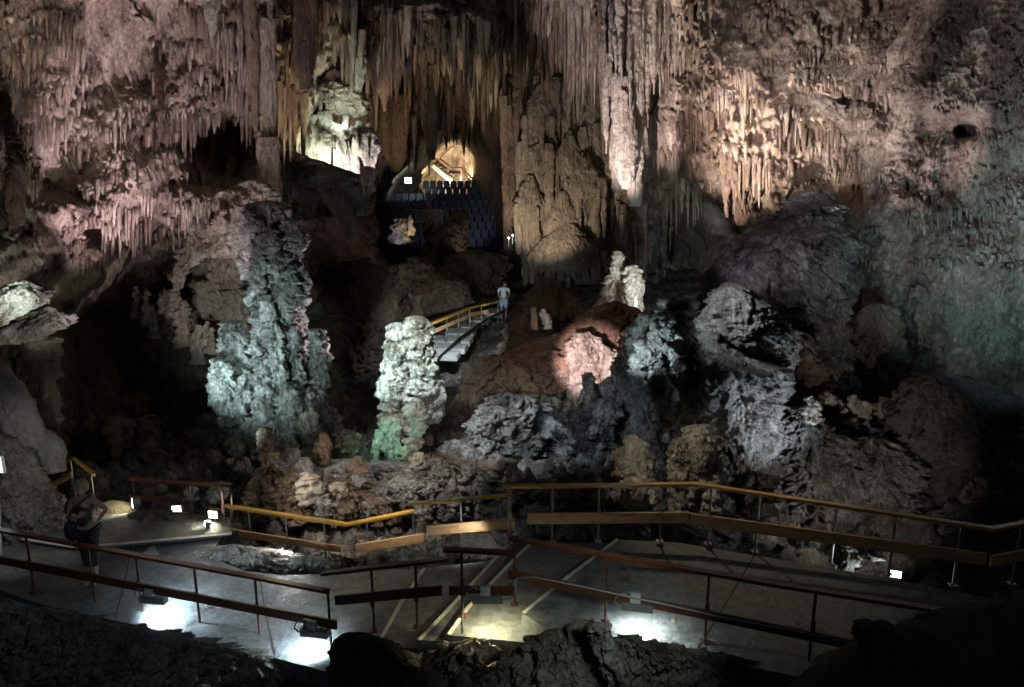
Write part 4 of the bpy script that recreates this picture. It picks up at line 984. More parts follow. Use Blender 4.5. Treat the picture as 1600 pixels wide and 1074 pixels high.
cluster(10, 20, 110, -10, 70, 50, 5, 16, ['dark','wall'], 'dark stalactite at the top left corner', 'dark stalactites in the top left corner', 0.4)
cluster(18, 1065, 1220, -40, 40, 55, 3, 11, ['cream','pale'], 'pale stalactite on the bright upper right wall', 'pale stalactites on the upper right wall', 0.4)
cluster(14, 1220, 1390, -40, 50, 50, 4, 12, ['cream','wall'], 'stalactite in the fringe along the upper right overhang', 'fringe along the upper right overhang', 0.4)
cluster(14, 1260, 1390, 85, 140, 35, 4, 11, ['cream','wall'], 'short stalactite over the golden ledge on the right wall', 'short stalactites over the golden ledge', 0.4)
cluster(12, 1450, 1600, 40, 85, 25, 5, 12, ['wall'], 'grey stalactite on the shadowed far right wall', 'grey stalactites on the far right wall', 0.3)
cluster(10, 940, 1040, 330, 410, 35, 8, 18, ['cream','grey'], 'wet grey stalactite under the great bright cluster', 'wet stalactites under the bright cluster', 0.6)
cluster(9, 480, 580, 185, 250, 20, 4, 12, ['pale'], 'bright white stalactite inside the lit niche', 'white stalactites in the lit niche', 0.2, Y=27.6)
rocks('stalactite_curtain', 'tan hanging point of fluted rock on the right wall below the ringed column', 'stalactite curtain', [
  [(200,1150,1225),(225,1134,1245),(255,1130,1222),(290,1138,1195),(330,1148,1172),(352,1153,1160)],
 ] + [([(205+r_*9+7*(k%3),1134+k*13-5,1134+k*13+7),(225+4*(k%4),1134+k*13-7,1134+k*13+8),(255+ (40 if k<4 else 10)-3*k,1134+k*13-5+k*.0,1134+k*13+5),(285+(55 if k<3 else 20)-7*k,1136+k*12-1,1136+k*12+1)],-.35-.1*(k%2)) for k, r_ in enumerate([1,0,1,2,0,1,2,1,0])],
 25.1, 'brown', 'rib', 0.8, 0.4, part='point', amp=1.2)
rock('boulder', 'smooth lavender grey slab leaning at the top right', 'rock slab', [(-60,1470,1580),(10,1440,1530),(45,1410,1500),(80,1390,1480),(108,1384,1450),(125,1384,1415)], 21.3, 'wall', 'smooth', 1.2, 0.35)
rock('rock_ledge', 'golden lit rock ledge sticking out of the upper right wall', 'rock ledge', [(150,1282,1296),(158,1278,1308),(170,1284,1322),(184,1296,1340),(196,1310,1342),(202,1324,1336)], 21.8, 'cream', 'rock', 0.7, 0.8)

# ================================================================== PATHS
def slab(name, pts, thick, mat, nosing=None):
    n = len(pts); V = [tuple(p) for p in pts] + [(p.x, p.y, p.z - thick) for p in pts]
    a = sum(pts[i].x*pts[(i+1) % n].y - pts[(i+1) % n].x*pts[i].y for i in range(n))
    F = [tuple(range(n)) if a > 0 else tuple(range(n-1, -1, -1))]
    for i in range(n):
        j = (i+1) % n
        F.append((i, i+n, j+n, j) if a > 0 else (j, j+n, i+n, i))
    o = link_mesh(name, V, F, mat, None, False)
    tag(o, kind='structure')
    return o
def strip(name, pts, w, mat, parent):
    m = MB(); m.sweep([(-w/2, -0.004), (w/2, -0.004), (w/2, 0.006), (-w/2, 0.006)], pts)
    return m.build(name, mat, parent)
ZL, ZR = -6.5, -5.85
path = slab('path', [atz(x, y, ZL) for x, y in [(-220,870),(-20,915),(50,940),(130,960),(210,976),(310,1000),(420,1026),(520,1052),(680,1050),(690,890),
   (600,890),(520,897),(440,899),(385,893),(330,872),(345,840),(372,828),(340,812),(220,806),(150,812),(80,806),(0,790),(-220,760)]], 0.25, 'concrete')
kerb = slab('path_kerb', [atz(x, y, ZL+0.09) for x, y in [(-200,812),(8,836),(115,852),(163,850),(362,832),(350,806),(230,800),(150,806),(80,800),(0,786),(-200,756)]], 0.08, 'concrete')
strip('white_edge', [atz(x, y, ZL+0.094) for x, y in [(-100,827),(8,838),(115,854),(163,852),(362,834)]], 0.07, 'white_edge', kerb)
mk = link_mesh('floor_marking', [tuple(atz(x, y, ZL+0.004)) for x, y in [(220,867),(240,850),(249,867)]], [(0,1,2)], 'white_edge', path, False)
steps = [(-6.34, [(585,1010),(604,978),(622,945),(660,888)], [(830,870),(790,1020)]),
         (-6.18, [(652,1000),(700,950),(775,868),(800,842)], [(930,850),(840,1010)]),
         (-6.02, [(698,992),(728,950),(806,868),(830,846)], [(1010,850),(880,1010)])]
for z, L, R in steps:
    s_ = slab('path_step', [atz(x, y, z) for x, y in L + R], 0.3, 'concrete')
    strip('white_edge', [atz(x+3, y, z+0.002) for x, y in L], 0.05, 'white_edge', s_)
top = slab('path', [atz(x, y, ZR) for x, y in [(815,958),(880,905),(962,843),(1060,848),(1130,860),(1300,888),(1440,914),(1560,938),(1720,966),(1780,1060),(1600,1110),(1380,1084),(1270,1062),(1160,1040),(1060,1020),(950,994),(860,985)]], 0.35, 'concrete')
strip('white_edge', [atz(x+3, y, ZR+0.002) for x, y in [(815,958),(880,905),(962,843)]], 0.05, 'white_edge', top)

for L in ([(1446,914),(1462,960),(1500,1075)],[(1180,866),(1130,950),(1085,1022)]):
    strip('joint', [atz(x, y, ZR-.003) for x, y in L], 0.022, 'black', top)
strip('joint', [atz(x, y, ZL-.003) for x, y in [(430,1026),(415,960),(405,897)]], 0.02, 'black', path)
strip('joint', [atz(x, y, ZL-.003) for x, y in [(180,966),(196,905),(205,856)]], 0.02, 'black', path)
# grit and chips of stone that have fallen on the paths
rg = random.Random(9); GV = []; GF = []
for k in range(420):
    if rg.random() < .55: p = atz(rg.uniform(20, 600), rg.uniform(880, 1010), ZL)
    else: p = atz(rg.uniform(960, 1500), rg.uniform(862, 1040), ZR)
    if p.z == ZR and (p.y < 8.0 or p.y > 10.6): continue
    if p.z == ZL and (p.y < 9.2 or p.y > 11.4): continue
    q = rg.uniform(.006, .02) * (1 + (rg.random() < .06)*1.5); n0 = len(GV); a = rg.uniform(0, 6)
    for i in range(4): GV.append((p.x+q*math.cos(a+i*1.57)*rg.uniform(.6,1.2), p.y+q*math.sin(a+i*1.57)*rg.uniform(.6,1.2), p.z))
    GV.append((p.x, p.y, p.z+q*rg.uniform(.4,.9)))
    GF += [(n0+i, n0+(i+1) % 4, n0+4) for i in range(4)]
tag(link_mesh('grit', GV, GF, 'cream', None, False), 'grit and small chips of stone scattered on the grey paths', 'grit', None, 'stuff')

# ================================================================== RAILINGS
CAP = [(-.03,-.04),(.03,-.04),(.03,-.006),(.058,0),(.058,.034),(-.058,.034),(-.058,0),(-.03,-.006)]
def lerp_line(pts, x):
    for a, b in zip(pts, pts[1:]):
        if x <= b[0] or b is pts[-1]:
            t = (x-a[0])/(b[0]-a[0]); return [a[i]+(b[i]-a[i])*t for i in range(3)]
def railing(label, pts, boards, posts, wr, wb, steel, h=0.92, board_off=-0.05, post_r=0.018, group=None, k=0.72):
    p0 = at(*pts[0]); c = at(*lerp_line(pts, (pts[0][0]+pts[-1][0])/2))
    e = empty('railing', c + Vector((0, 0, -h)), label, 'railing', group)
    m = MB(); m.sweep([(a*k, b*k) for a, b in CAP], [at(*p) for p in pts]); m.build('handrail', wr, e)
    for (xa, ya, xb, yb, hp) in boards:
        A = at(xa, ya, lerp_line(pts, xa)[2]); B = at(xb, yb, lerp_line(pts, xb)[2])
        n = Vector((B.y-A.y, -(B.x-A.x), 0)).normalized()
        if n.y > 0: n = -n
        hh = hp * A.y / FPX / 1.06 / 2
        off = n * abs(board_off) * (1 if board_off < 0 else -1)
        m = MB(); m.sweep([(-.02,-hh),(.02,-hh),(.02,hh-.006),(.014,hh),(-.014,hh),(-.02,hh-.006)], [A+off, B+off]); m.build('board', wb, e)
    for x in posts:
        p = at(*lerp_line(pts, x)); m = MB()
        m.tube([p + Vector((0,0,-.03)), p + Vector((0,0,-h))], post_r, 8)
        m.box(p + Vector((0,0,-h+.006)), (.10,.10,.012))
        m.box(p + Vector((0,-.022,-.46)), (.05,.012,.16))
        m.build('post', steel, e, smooth=False)
    return e
railing('dark near railing of the left path, running down past the standing woman', [(-60,817,10.95),(0,829,10.8),(400,903,9.6),(514,925,9.3)],
        [(-60,860,529,973,15)], [40,137,212,303,398,512], 'wood_near_shaded', 'wood_dark', 'rust')
railing('short dark near railing climbing over the steps, left of the yellow lamp', [(503,897,9.5),(702,874,9.0)], [(527,935,693,919,19)], [580,649], 'wood_near_shaded', 'wood_dark', 'rust')
railing('shortest dark near railing, right over the yellow lit floodlight', [(693,859,9.1),(806,865,8.9)], [(704,919,806,920,17)], [721], 'wood_near_shaded', 'wood_dark', 'rust')
railing('long red brown near railing descending to the dark corner rock at right', [(796,841,9.1),(1200,912,8.3),(1548,967,7.65)], [(796,894,1345,1006,17)], [804,949,1108,1275], 'wood_near_shaded', 'wood_dark', 'rust')
railing('yellow far railing with a bend, over the pale rock crust at left of centre', [(351,791,12.9),(543,820,12.2),(646,799,12.5)], [(362,829,536,856,12),(556,855,661,838,17)], [360,388,446,506,573,645], 'wood_far', 'wood_board', 'steel')
railing('short yellow far railing with one speckled plank between two bends', [(639,788,12.0),(796,774,11.5)], [(669,827,806,815,19)], [720,794], 'wood_far', 'wood_board', 'steel')
railing('long yellow far railing running level and then down to the right edge', [(791,761,11.1),(1085,757,10.9),(1552,827,9.75),(1660,806,10.2)],
        [(824,808,1075,806,20),(1079,808,1539,871,21),(1543,874,1660,852,21)], [797,864,937,1035,1112,1187,1308,1400,1503,1597], 'wood_far', 'wood_board', 'steel')
railing('small peaked honey coloured railing in front of the smooth boulders at left', [(64,744,14.6),(113,716,14.2),(147,743,13.6)], [(84,757,116,740,11)], [72,110,142], 'wood_far', 'wood_board', 'steel', 0.8)
railing('unlit brown railing over the lamps at the lower left', [(203,749,13.6),(300,756,13.4),(362,758,13.2)], [(205,775,290,780,8)], [207,295,345,360], 'wood_near_shaded', 'wood_dark', 'rust', 0.7)
# far stair railing
railing('thin honey coloured railing beside the distant white stairs', [(671,507,28),(735,481,31.5),(763,475,33),(785,469,35)], [(673,519,728,495,7),(731,492,761,487,7)], [672,698,716,734,752,778], 'wood_far', 'wood_board', 'steel', 0.95, k=1.2)
railing('dark railing along the near side of the distant white stairs', [(684,562,27.5),(719,529,29.5),(760,500,32.5),(790,484,34.5)], [], [719,755,788], 'black', 'black', 'black', 0.4, k=1.0)
for (y, xl, xr, Y, d) in [(556,682,716,27.8,.7),(545,680,728,28.8,.8),(533,677,736,29.9,.9),(521,697,741,31.2,.9),(511,722,747,32.3,.9),(501,736,764,33.4,.9),(490,760,786,34.8,1.2)]:
    a, b = at(xl, y, Y), at(xr, y, Y)
    m = MB(); m.box(((a.x+b.x)/2, Y+d/2, a.z-.1), (b.x-a.x, d, .2), rz=-.12)
    o = m.build('stone_step', 'white_edge'); tag(o, kind='structure')

# ================================================================== FLOODLIGHTS
def floodlight(label, px, py, Y, rz, col, power, aim, lens='lens', group='floodlights under the near railings', cone=165, post=None):
    c = at(px, py, Y)
    e = empty('floodlight', c + Vector((0,0,-.06)), label, 'floodlight', group)
    R = Vector((math.cos(rz), math.sin(rz), 0))
    tilt = math.atan2(0, 1)
    m = MB(); m.box(c, (.38,.11,.10), rz)
    for i in range(5): m.box(c + R*(-.15+.075*i) + Vector((0,0,.056)), (.012,.10,.014), rz)
    m.build('housing', 'housing', e)
    m = MB(); m.box(c + R*(-.03) + Vector((0,-.01,.115)), (.125,.08,.12), rz); m.box(c + R*(-.03) + Vector((0,-.052,.115)), (.10,.008,.095), rz); m.build('junction_box', 'box', e)
    m = MB(); m.box(c + R*.12 + Vector((0,.0,.10)), (.012,.03,.16), rz); m.box(c - R*.14 + Vector((0,0,.10)), (.012,.03,.16), rz); m.box(c - R*.01 + Vector((0,.005,.175)), (.26,.025,.012), rz); m.build('bracket', 'steel', e)
    m = MB(); m.box(c + Vector((0,.02,-.054)), (.33,.07,.008), rz); m.build('lens', lens, e)
    m = MB(); q = c + R*(-.09) + Vector((0,-.02,.13))
    m.tube([q, q - R*.10 + Vector((0,0,.03)), q - R*.17 + Vector((0,0,-.02)), q - R*.19 + Vector((0,0,-.09)), q - R*.14 + Vector((0,0,-.14)), q - R*.08 + Vector((0,.02,-.13))], .011, 8)
    m.build('cable', 'cable', e, smooth=True)
    L = bpy.data.lights.new('floodlight_lamp', 'SPOT'); L.energy = power; L.color = col; L.spot_size = math.radians(cone); L.spot_blend = 0.7; L.shadow_soft_size = 0.05
    o = bpy.data.objects.new('floodlight_lamp', L); o.location = c + Vector((0,.02,-.075))
    o.rotation_euler = Vector(aim).to_track_quat('-Z', 'Y').to_euler(); COL.objects.link(o)
    return e
FL1 = floodlight('leftmost grey floodlight under the dark left railing, over a white pool', 240, 936, 10.0, -.18, (.66,.88,1), 190, (.4,.25,-1))
FL2 = floodlight('grey floodlight at the low end of the left railing, over the brightest white pool', 492, 988, 9.25, -.18, (.68,.9,1), 200, (-.3,.25,-1))
FL3 = floodlight('grey floodlight casting yellow light under the shortest railing', 762, 935, 8.9, -.02, (1,.92,.5), 55, (.0,.0,-1), 'lens_y')
FL4 = floodlight('grey floodlight casting white light under the long red brown railing', 996, 947, 8.65, -.2, (.85,.98,.92), 75, (.1,-.15,-1))
def cable(label, pts, r=.012):
    m = MB(); m.tube([at(*p) for p in pts], r, 8)
    o = m.build('conduit', 'cable', None, smooth=True); tag(o, label, 'cable')
    return o
cable('grey conduit clipped along the board of the long red brown railing', [(806,925,8.93),(808,903,8.93),(835,902,8.88),(900,915,8.76),(960,928,8.64),(1050,947,8.48),(1130,965,8.33),(1230,984,8.14),(1340,1007,7.92)])
cable('grey conduit bent down at the left of the yellow floodlight', [(750,930,8.86),(730,928,8.86),(724,934,8.86),(722,960,8.86),(722,990,8.86)])
cable('grey conduit hooked up at the right of the yellow floodlight', [(778,936,8.85),(796,936,8.85),(804,928,8.85),(805,905,8.88)])
def spotbox(label, px, py, Y, face, lens, size=(.16,.10,.13), rx=0.0, glow=None):
    """small floodlight that shows its lit face"""
    c = at(px, py, Y); e = empty('floodlight', c, label, 'floodlight')
    f = Vector(face).normalized(); side = Vector((f.y, -f.x, 0)).normalized(); rz = math.atan2(side.y, side.x)
    m = MB(); m.box(c, size, rz); m.box(c - f*(size[1]*.6), (size[0]*.7, size[1]*.4, size[2]*.7), rz); m.build('housing', 'housing', e)
    m = MB(); m.box(c + f*(size[1]/2+.004), (size[0]*.88,.008,size[2]*.82), rz); m.build('lens', lens, e)
    m = MB(); m.tube([c + Vector((0,0,-size[2]/2)), c + Vector((0,0,-size[2]/2-.35))], .015, 8); m.build('stake', 'steel', e)
    if glow:
        col, power, cone, aim = glow
        L = bpy.data.lights.new('floodlight_lamp', 'SPOT'); L.energy = power; L.color = col; L.spot_size = math.radians(cone); L.spot_blend = .6; L.shadow_soft_size = .05
        o = bpy.data.objects.new('floodlight_lamp', L); o.location = c + f*(size[1]/2+.03)
        o.rotation_euler = Vector(aim).to_track_quat('-Z', 'Y').to_euler(); COL.objects.link(o)
    return e
spotbox('floodlight with a cyan white face on the lower left, middle one of three', 277, 794, 13.3, (.1,-1,.1), 'lens', (.17,.1,.13), glow=((.8,1,1),8,120,(.1,-1,-.8)))
spotbox('brightest yellowish floodlight at the left end of the yellow railing', 335, 802, 12.8, (-.2,-1,-.1), 'lens_y', (.18,.1,.15), glow=((1,.96,.75),14,150,(-.5,-.6,-.8)))
spotbox('floodlight seen edge on beside the glowing slope at the lower left', 212, 785, 13.2, (-.9,-.42,-.1), 'lens_y', (.16,.1,.16), glow=((1,.95,.62),22,110,(-.9,.15,-.55)))
spotbox('small ground floodlight lying at the end of the yellow lit kerb', 324, 818, 12.6, (-.9,-.3,0), 'lens_y', (.10,.07,.08), glow=((1,.95,.55),6,100,(-1,-.05,-.25)))
spotbox('cyan white floodlight on the ground between the right planks and the path', 1399, 896, 10.6, (-.3,-.9,.25), 'lens', (.16,.1,.12), glow=((.85,.97,1),14,120,(-1,.35,.25)))
spotbox('tiny violet white spot lamp before the distant stage', 610, 377, 48, (0,-1,0), 'lens', (.22,.15,.22))
spotbox('tiny spot lamp glowing at the back beside the stair alcove', 638, 282, 55, (0,-1,0), 'lens', (.5,.2,.45))
spotbox('tiny lower glint lamp right of the distant seats', 795, 372, 36, (0,-1,0), 'lens', (.07,.07,.08))
spotbox('tiny glint lamp right of the distant seats, upper of two', 801, 368, 36, (0,-1,0), 'lens', (.06,.07,.06))
spotbox('white lamp lying on the bowl ledge of the bright niche', 522, 266, 25.9, (0,-1,.3), 'lens', (.28,.2,.12))
# rocks lit beside the lower left lamps
rock('boulder', 'white lit boulder behind the lamps at the left end of the yellow railing', 'boulder', [(757,328,350),(764,322,358),(774,324,357),(784,330,352)], 13.9, 'pale', 'rock', 0.4)
rock('boulder', 'dim green white boulder left of the white lit one by the lamps', 'boulder', [(760,290,304),(768,286,308),(780,290,306)], 14.0, 'pale', 'rock', 0.4)
rock('rock_bank', 'smooth slope glowing pale yellow beside the edge on floodlight', 'rock slope', [(788,150,206),(800,140,212),(815,135,213),(832,130,212)], 13.6, 'cream', 'smooth', 0.5, 0.4)
rock('boulder', 'black rock below the edge on floodlight at the lower left', 'boulder', [(798,222,250),(806,206,300),(816,203,312),(830,206,312)], 13.0, 'dark', 'rock', 0.4, 0.4)
lampR = lamp((352,792,13.0),(340,768,13.9),(.85,1,.92),14,110)

# ================================================================== SIGN
e = empty('exit_sign', at(-8, 870, 11.8), 'backlit white and green exit sign on a pale pole at the left edge', 'sign')
c = at(-11, 724, 11.8)
m = MB(); m.box(c, (.42,.05,.29), -.25); m.build('frame', 'white_metal', e)
m = MB(); m.box(c + Vector((-.008,-.03,0)), (.39,.012,.26), -.25); m.build('panel', emit_mat('backlit_panel', (.62,.95,.92), 1.6), e)
m = MB(); m.box(c + Vector((.03,-.045,-.075)), (.22,.006,.05), -.25); m.box(c + Vector((.10,-.055,-.02)), (.03,.006,.04), -.25); m.build('pictogram', plain_mat('sign_green', (.0,.22,.12), .5, 0, .05), e)
m = MB(); m.tube([c + Vector((.02,.02,-.14)), at(2, 900, 11.8)], .03, 10); m.build('pole', 'white_metal', e)

# ================================================================== DISTANT STAGE
st = empty('grandstand', Vector((-5,52,-7.2)), 'dark stepped grandstand in the hollow at the far end of the cave', 'grandstand')
NR = 9
for r in range(NR):
    m = MB(); m.box((-5.1, 52.6+1.2*r, -6.95+.41*r-.25), (9.6 if r < 7 else 6.0, 1.2, .5)); m.build('deck', 'stand', st)
sp = MB()
sp.box((0,0,.42), (.44,.42,.05)); sp.box((0,.22,.70), (.44,.05,.52), rx=-.15); sp.box((-.2,0,.2), (.03,.3,.4)); sp.box((.2,0,.2), (.03,.3,.4))
sp.sweep([(-.2,-.02),(.2,-.02),(.12,.05),(-.12,.05)], [(0,.24,.97),(0,.29,.97)])
seat0 = None
for r in range(NR):
    n = 18 if r < 7 else 11
    for k in range(n):
        x = -9.5 + .53*k if r < 7 else -6.6 + .53*k
        if seat0 is None:
            seat0 = sp.build('seat_chair', 'seat'); o = seat0
            tag(o, 'dark folding seat in the rows of the distant grandstand', 'seat', 'seats of the distant grandstand')
        else:
            o = seat0.copy(); COL.objects.link(o)
        o.location = (x + .265*(r % 2), 52.5+1.2*r, -6.95+.41*r)
def fence(label, a, b, h, n, mat, r=.018):
    a, b = Vector(a), Vector(b)
    e = empty('barrier', (a+b)/2, label, 'barrier')
    m = MB(); m.tube([a+Vector((0,0,h)), b+Vector((0,0,h))], r*1.5, 6); m.build('top_bar', mat, e)
    m = MB(); m.tube([a+Vector((0,0,.12)), b+Vector((0,0,.12))], r*1.2, 6); m.build('bottom_bar', mat, e)
    for i in range(n+1):
        p = a + (b-a)*i/n; m = MB(); m.tube([p, p+Vector((0,0,h))], r, 5); m.build('baluster', mat, e)
    return e
fence('grey picket barrier along the front of the distant seats', at(611,349,51.6), at(692,349,51.6), .85, 26, 'steel')
fence('bright white railing at the foot of the lit alcove stair', at(690,302,64.5), at(703,302,64.5), .62, 4, 'white_metal', .03)
e = empty('staircase', at(715,290,65), 'brightly lit wooden staircase climbing left in the rear alcove', 'staircase')
def fl(name, pts, prof, mat):
    m = MB(); m.sweep(prof, [at(*p) for p in pts]); return m.build(name, mat, e)
SQ = [(-.06,-.12),(.06,-.12),(.06,.12),(-.06,.12)]; RL = [(-.05,-.05),(.05,-.05),(.05,.05),(-.05,.05)]
fl('stringer', [(668,252,65),(708,286,63.5)], [(-.06,-.2),(.06,-.2),(.06,.2),(-.06,.2)], 'white_metal')
fl('stringer', [(648,230,66),(668,244,65)], SQ, 'white_metal')
fl('handrail', [(678,240,65.5),(705,262,64.6),(720,262,64.4),(750,290,63)], RL, 'wood_dark')
fl('handrail', [(646,222,66),(672,240,65)], RL, 'wood_dark')
fl('handrail', [(672,256,64.8),(708,280,63.6),(730,292,63)], RL, 'stair_wood')
fl('board', [(681,252,65.5),(698,264,64.8)], SQ, 'stair_wood'); fl('board', [(702,269,64.6),(720,269,64.4)], SQ, 'wood_dark'); fl('board', [(724,274,64),(742,290,63)], SQ, 'stair_wood')
for (x, y, Y) in [(680,243,65.5),(692,252,65),(705,263,64.6),(720,263,64.4),(734,276,63.7),(748,289,63)]:
    p = at(x, y, Y); m = MB(); m.tube([p, p+Vector((0,0,-1.0))], .035, 6); m.build('post', 'steel', e)
for i in range(9):
    t = i/8; p = at(672+34*t, 254+30*t, 64.9-1.3*t); m = MB(); m.box(p+Vector((.25,.5,.05)), (.5,1.0,.08)); m.build('tread', 'stair_wood', e)
rock('stalagmite', 'slender golden lit stalagmite before the distant barrier', 'stalagmite', [(337,639,643),(345,637,645),(352,638,644),(362,636,648),(368,636,648)], 46, 'pale', 'knob', .7)
rock('stalagmite', 'thin pinkish column of rock standing before the distant seats', 'stalagmite', [(300,667,673),(320,667,674),(333,666,675),(352,664,674),(372,662,676)], 45, 'cream', 'knob', .7)
rock('boulder', 'purple white fringed stone left of the golden stalagmite', 'boulder', [(342,617,632),(350,612,636),(362,612,634),(380,610,650)], 46, 'grey', 'rock', .9)
rock('boulder', 'large dim yellow edged boulder in front of the distant seats', 'boulder', [(330,712,726),(337,705,735),(352,690,730),(370,668,728),(395,660,730),(410,664,722)], 43, 'earth', 'rock', 1.1)
lamp((646,378,44.5),(640,350,46),(1,.8,.25),60,80)
lamp((618,384,44.5),(625,350,46),(.85,.75,1),60,90)
lamp((735,420,41),(725,345,43),(.8,.75,.5),60,60)
lamp((770,400,47),(765,385,53),(.4,.5,1),14,60)
lamp((720,330,44),(700,330,55),(.7,.75,1),230,45)  # added fill to bring out the seat rows

# ================================================================== PEOPLE
def skin_body(name, parent, org, nodes, edges, mat, root, sub=2):
    """nodes: key -> (x, y, z, r) around org; grows one continuous surface"""
    keys = list(nodes); idx = {k: i for i, k in enumerate(keys)}
    po = parent_loc(parent) if parent else Vector((0,0,0))
    me = bpy.data.meshes.new(name)
    me.from_pydata([tuple(Vector(nodes[k][:3]) + org - po) for k in keys], [(idx[a], idx[b]) for a, b in edges], [])
    o = bpy.data.objects.new(name, me); COL.objects.link(o)
    if parent: o.parent = parent
    import bmesh
    bm = bmesh.new(); bm.from_mesh(me); bm.verts.layers.skin.verify(); bm.to_mesh(me); bm.free()
    for k in keys:
        sv = me.skin_vertices[0].data[idx[k]]
        r = nodes[k][3]; sv.radius = (r if not isinstance(r, tuple) else r)[0:2] if isinstance(r, tuple) else (r, r)
        sv.use_root = (k == root)
    mo = o.modifiers.new('skin', 'SKIN'); mo.use_smooth_shade = True; mo.branch_smoothing = 0.3
    ms = o.modifiers.new('subd', 'SUBSURF'); ms.levels = sub; ms.render_levels = sub
    me.materials.append(M[mat])
    return o
def hand(nodes, edges, wrist, palm, spread, tag_, side, reach=.075, curl=(0,0,-.02)):
    """five unequal fingers and a thumb from the palm's side"""
    P = Vector(nodes[palm][:3]); Wv = Vector(nodes[wrist][:3]); f = (P-Wv).normalized(); s = Vector(spread).normalized(); c = Vector(curl)
    for i, (o, l) in enumerate([(-.030,.85),(-.010,1.0),(.010,.95),(.029,.75)]):
        a = P + s*o + f*.028; b = a + f*(reach*.5*l) + c*.4; d = b + f*(reach*.45*l) + c
        for n_, v, r in (('a',a,.009),('b',b,.0082),('c',d,.0072)): nodes[f'{tag_}{i}{n_}'] = (*v, r)
        edges += [(palm, f'{tag_}{i}a'), (f'{tag_}{i}a', f'{tag_}{i}b'), (f'{tag_}{i}b', f'{tag_}{i}c')]
    a = P - f*.012 - s*.034*side*-1 ; b = a + f*.03 + s*.018*side; d = b + f*.026 + s*.004*side
    for n_, v, r in (('a',a,.011),('b',b,.0095),('c',d,.0082)): nodes[f'{tag_}t{n_}'] = (*v, r)
    edges += [(palm, f'{tag_}ta'), (f'{tag_}ta', f'{tag_}tb'), (f'{tag_}tb', f'{tag_}tc')]
def blob(name, parent, c, r, mat, seed=3, amp=.12, cut=None, squash=(1,1,1)):
    n, k = 40, 24; V = []
    th = np.linspace(0, 2*np.pi, n, endpoint=False); ph = np.linspace(.02, np.pi-.02, k)
    T, Pp = np.meshgrid(th, ph); D = np.stack([np.sin(Pp)*np.cos(T), np.sin(Pp)*np.sin(T), np.cos(Pp)], -1).reshape(-1, 3)
    d = 1 + amp*(fbm(D*1.0, 4, 3, seed))
    if cut is not None:
        f = Vector(cut).normalized(); dt = D @ np.array(f); d = d * np.where(dt > .35, .80, 1.0)
    V = np.array(c) + D * (d*r)[:, None] * np.array(squash)
    i = np.arange(k-1)[:, None]*n; j = np.arange(n)[None]; jj = (j+1) % n
    F = np.stack([i+j, i+n+j, i+n+jj, i+jj], -1).reshape(-1, 4)
    return link_mesh(name, V, F, mat, parent)
# woman on the left path, one hand on her hip
org = atz(141, 917, ZL); org.y = 10.95 if org.y < 10.95 else org.y
org = Vector((org.x, org.y, ZL))
w = empty('person', org, 'woman with short pale hair and dark sleeveless top, hand on hip, on the left path', 'person')
N = dict(pel=(0,0,.92,(.135,.10)), wai=(-.01,0,1.06,(.115,.085)), che=(-.02,0,1.24,(.135,.095)), upc=(-.02,.01,1.36,(.12,.075)), nek=(-.01,.005,1.43,.048), chin=(.0,-.02,1.485,.052), hed=(.0,-.012,1.55,(.073,.085)), top=(.0,0,1.63,.06),
  nos=(-.02,-.098,1.54,.012),
  shl=(-.17,.01,1.35,.052), ell=(-.22,-.05,1.12,.040), wrl=(-.05,-.17,1.16,.026), pall=(.03,-.175,1.20,.026),
  shr=(.15,.01,1.35,.052), elr=(.31,.05,1.20,.040), wrr=(.18,-.02,1.02,.026), palr=(.125,-.06,.98,.026),
  hpl=(-.085,0,.88,.095), knl=(-.06,-.02,.49,.058), anl=(-.05,.02,.09,.036), tol=(-.055,-.12,.035,.034),
  hpr=(.085,0,.88,.095), knr=(.05,.0,.49,.058), anr=(.02,.03,.09,.036), tor=(.04,-.10,.035,.034))
E_ = [('pel','wai'),('wai','che'),('che','upc'),('upc','nek'),('nek','chin'),('chin','hed'),('hed','top'),('hed','nos'),('upc','shl'),('shl','ell'),('ell','wrl'),('wrl','pall'),('upc','shr'),('shr','elr'),('elr','wrr'),('wrr','palr'),
  ('pel','hpl'),('hpl','knl'),('knl','anl'),('anl','tol'),('pel','hpr'),('hpr','knr'),('knr','anr'),('anr','tor')]
hand(N, E_, 'wrl', 'pall', (0,0,1), 'l', 1, curl=(0,.02,0)); hand(N, E_, 'wrr', 'palr', (0,-.6,.8), 'r', 1, curl=(-.01,0,-.015))
skin_body('body', w, org, N, E_, 'skin', 'pel')
T = dict(a=(0,0,.95,(.150,.112)), b=(-.01,0,1.06,(.128,.098)), c=(-.02,0,1.24,(.150,.110)), d=(-.02,.005,1.33,(.125,.09)))
skin_body('sleeveless_top', w, org, T, [('a','b'),('b','c'),('c','d')], 'cloth_dark', 'a')
T = dict(p=(0,0,.95,(.148,.112)), l=(-.085,0,.87,.108), kl=(-.06,-.02,.49,.075), cl=(-.055,.0,.26,.068), r=(.085,0,.87,.108), kr=(.05,0,.49,.075), cr=(.035,.015,.26,.068))
skin_body('trousers', w, org, T, [('p','l'),('l','kl'),('kl','cl'),('p','r'),('r','kr'),('kr','cr')], 'cloth_dark', 'p')
blob('hair', w, org + Vector((.0,.012,1.585)), .108, 'hair', 3, .16, (-.2,-1,-.35), (.95,1.0,1.0))
for sx in (-1, 1):
    blob('eye', w, org + Vector((-.012+.03*sx,-.085,1.565)), .008, 'black', 5, 0)
    blob('shoe', w, org + Vector((-.052,-.05,.04) if sx < 0 else (.032,-.03,.04)), .05, 'shoe', 6, .05, None, (.85,2.3,.8))
bg = empty('shoulder_bag', org + Vector((-.2,.0,.72)), 'dark navy bag hanging at the hip of the pale haired woman', 'bag')
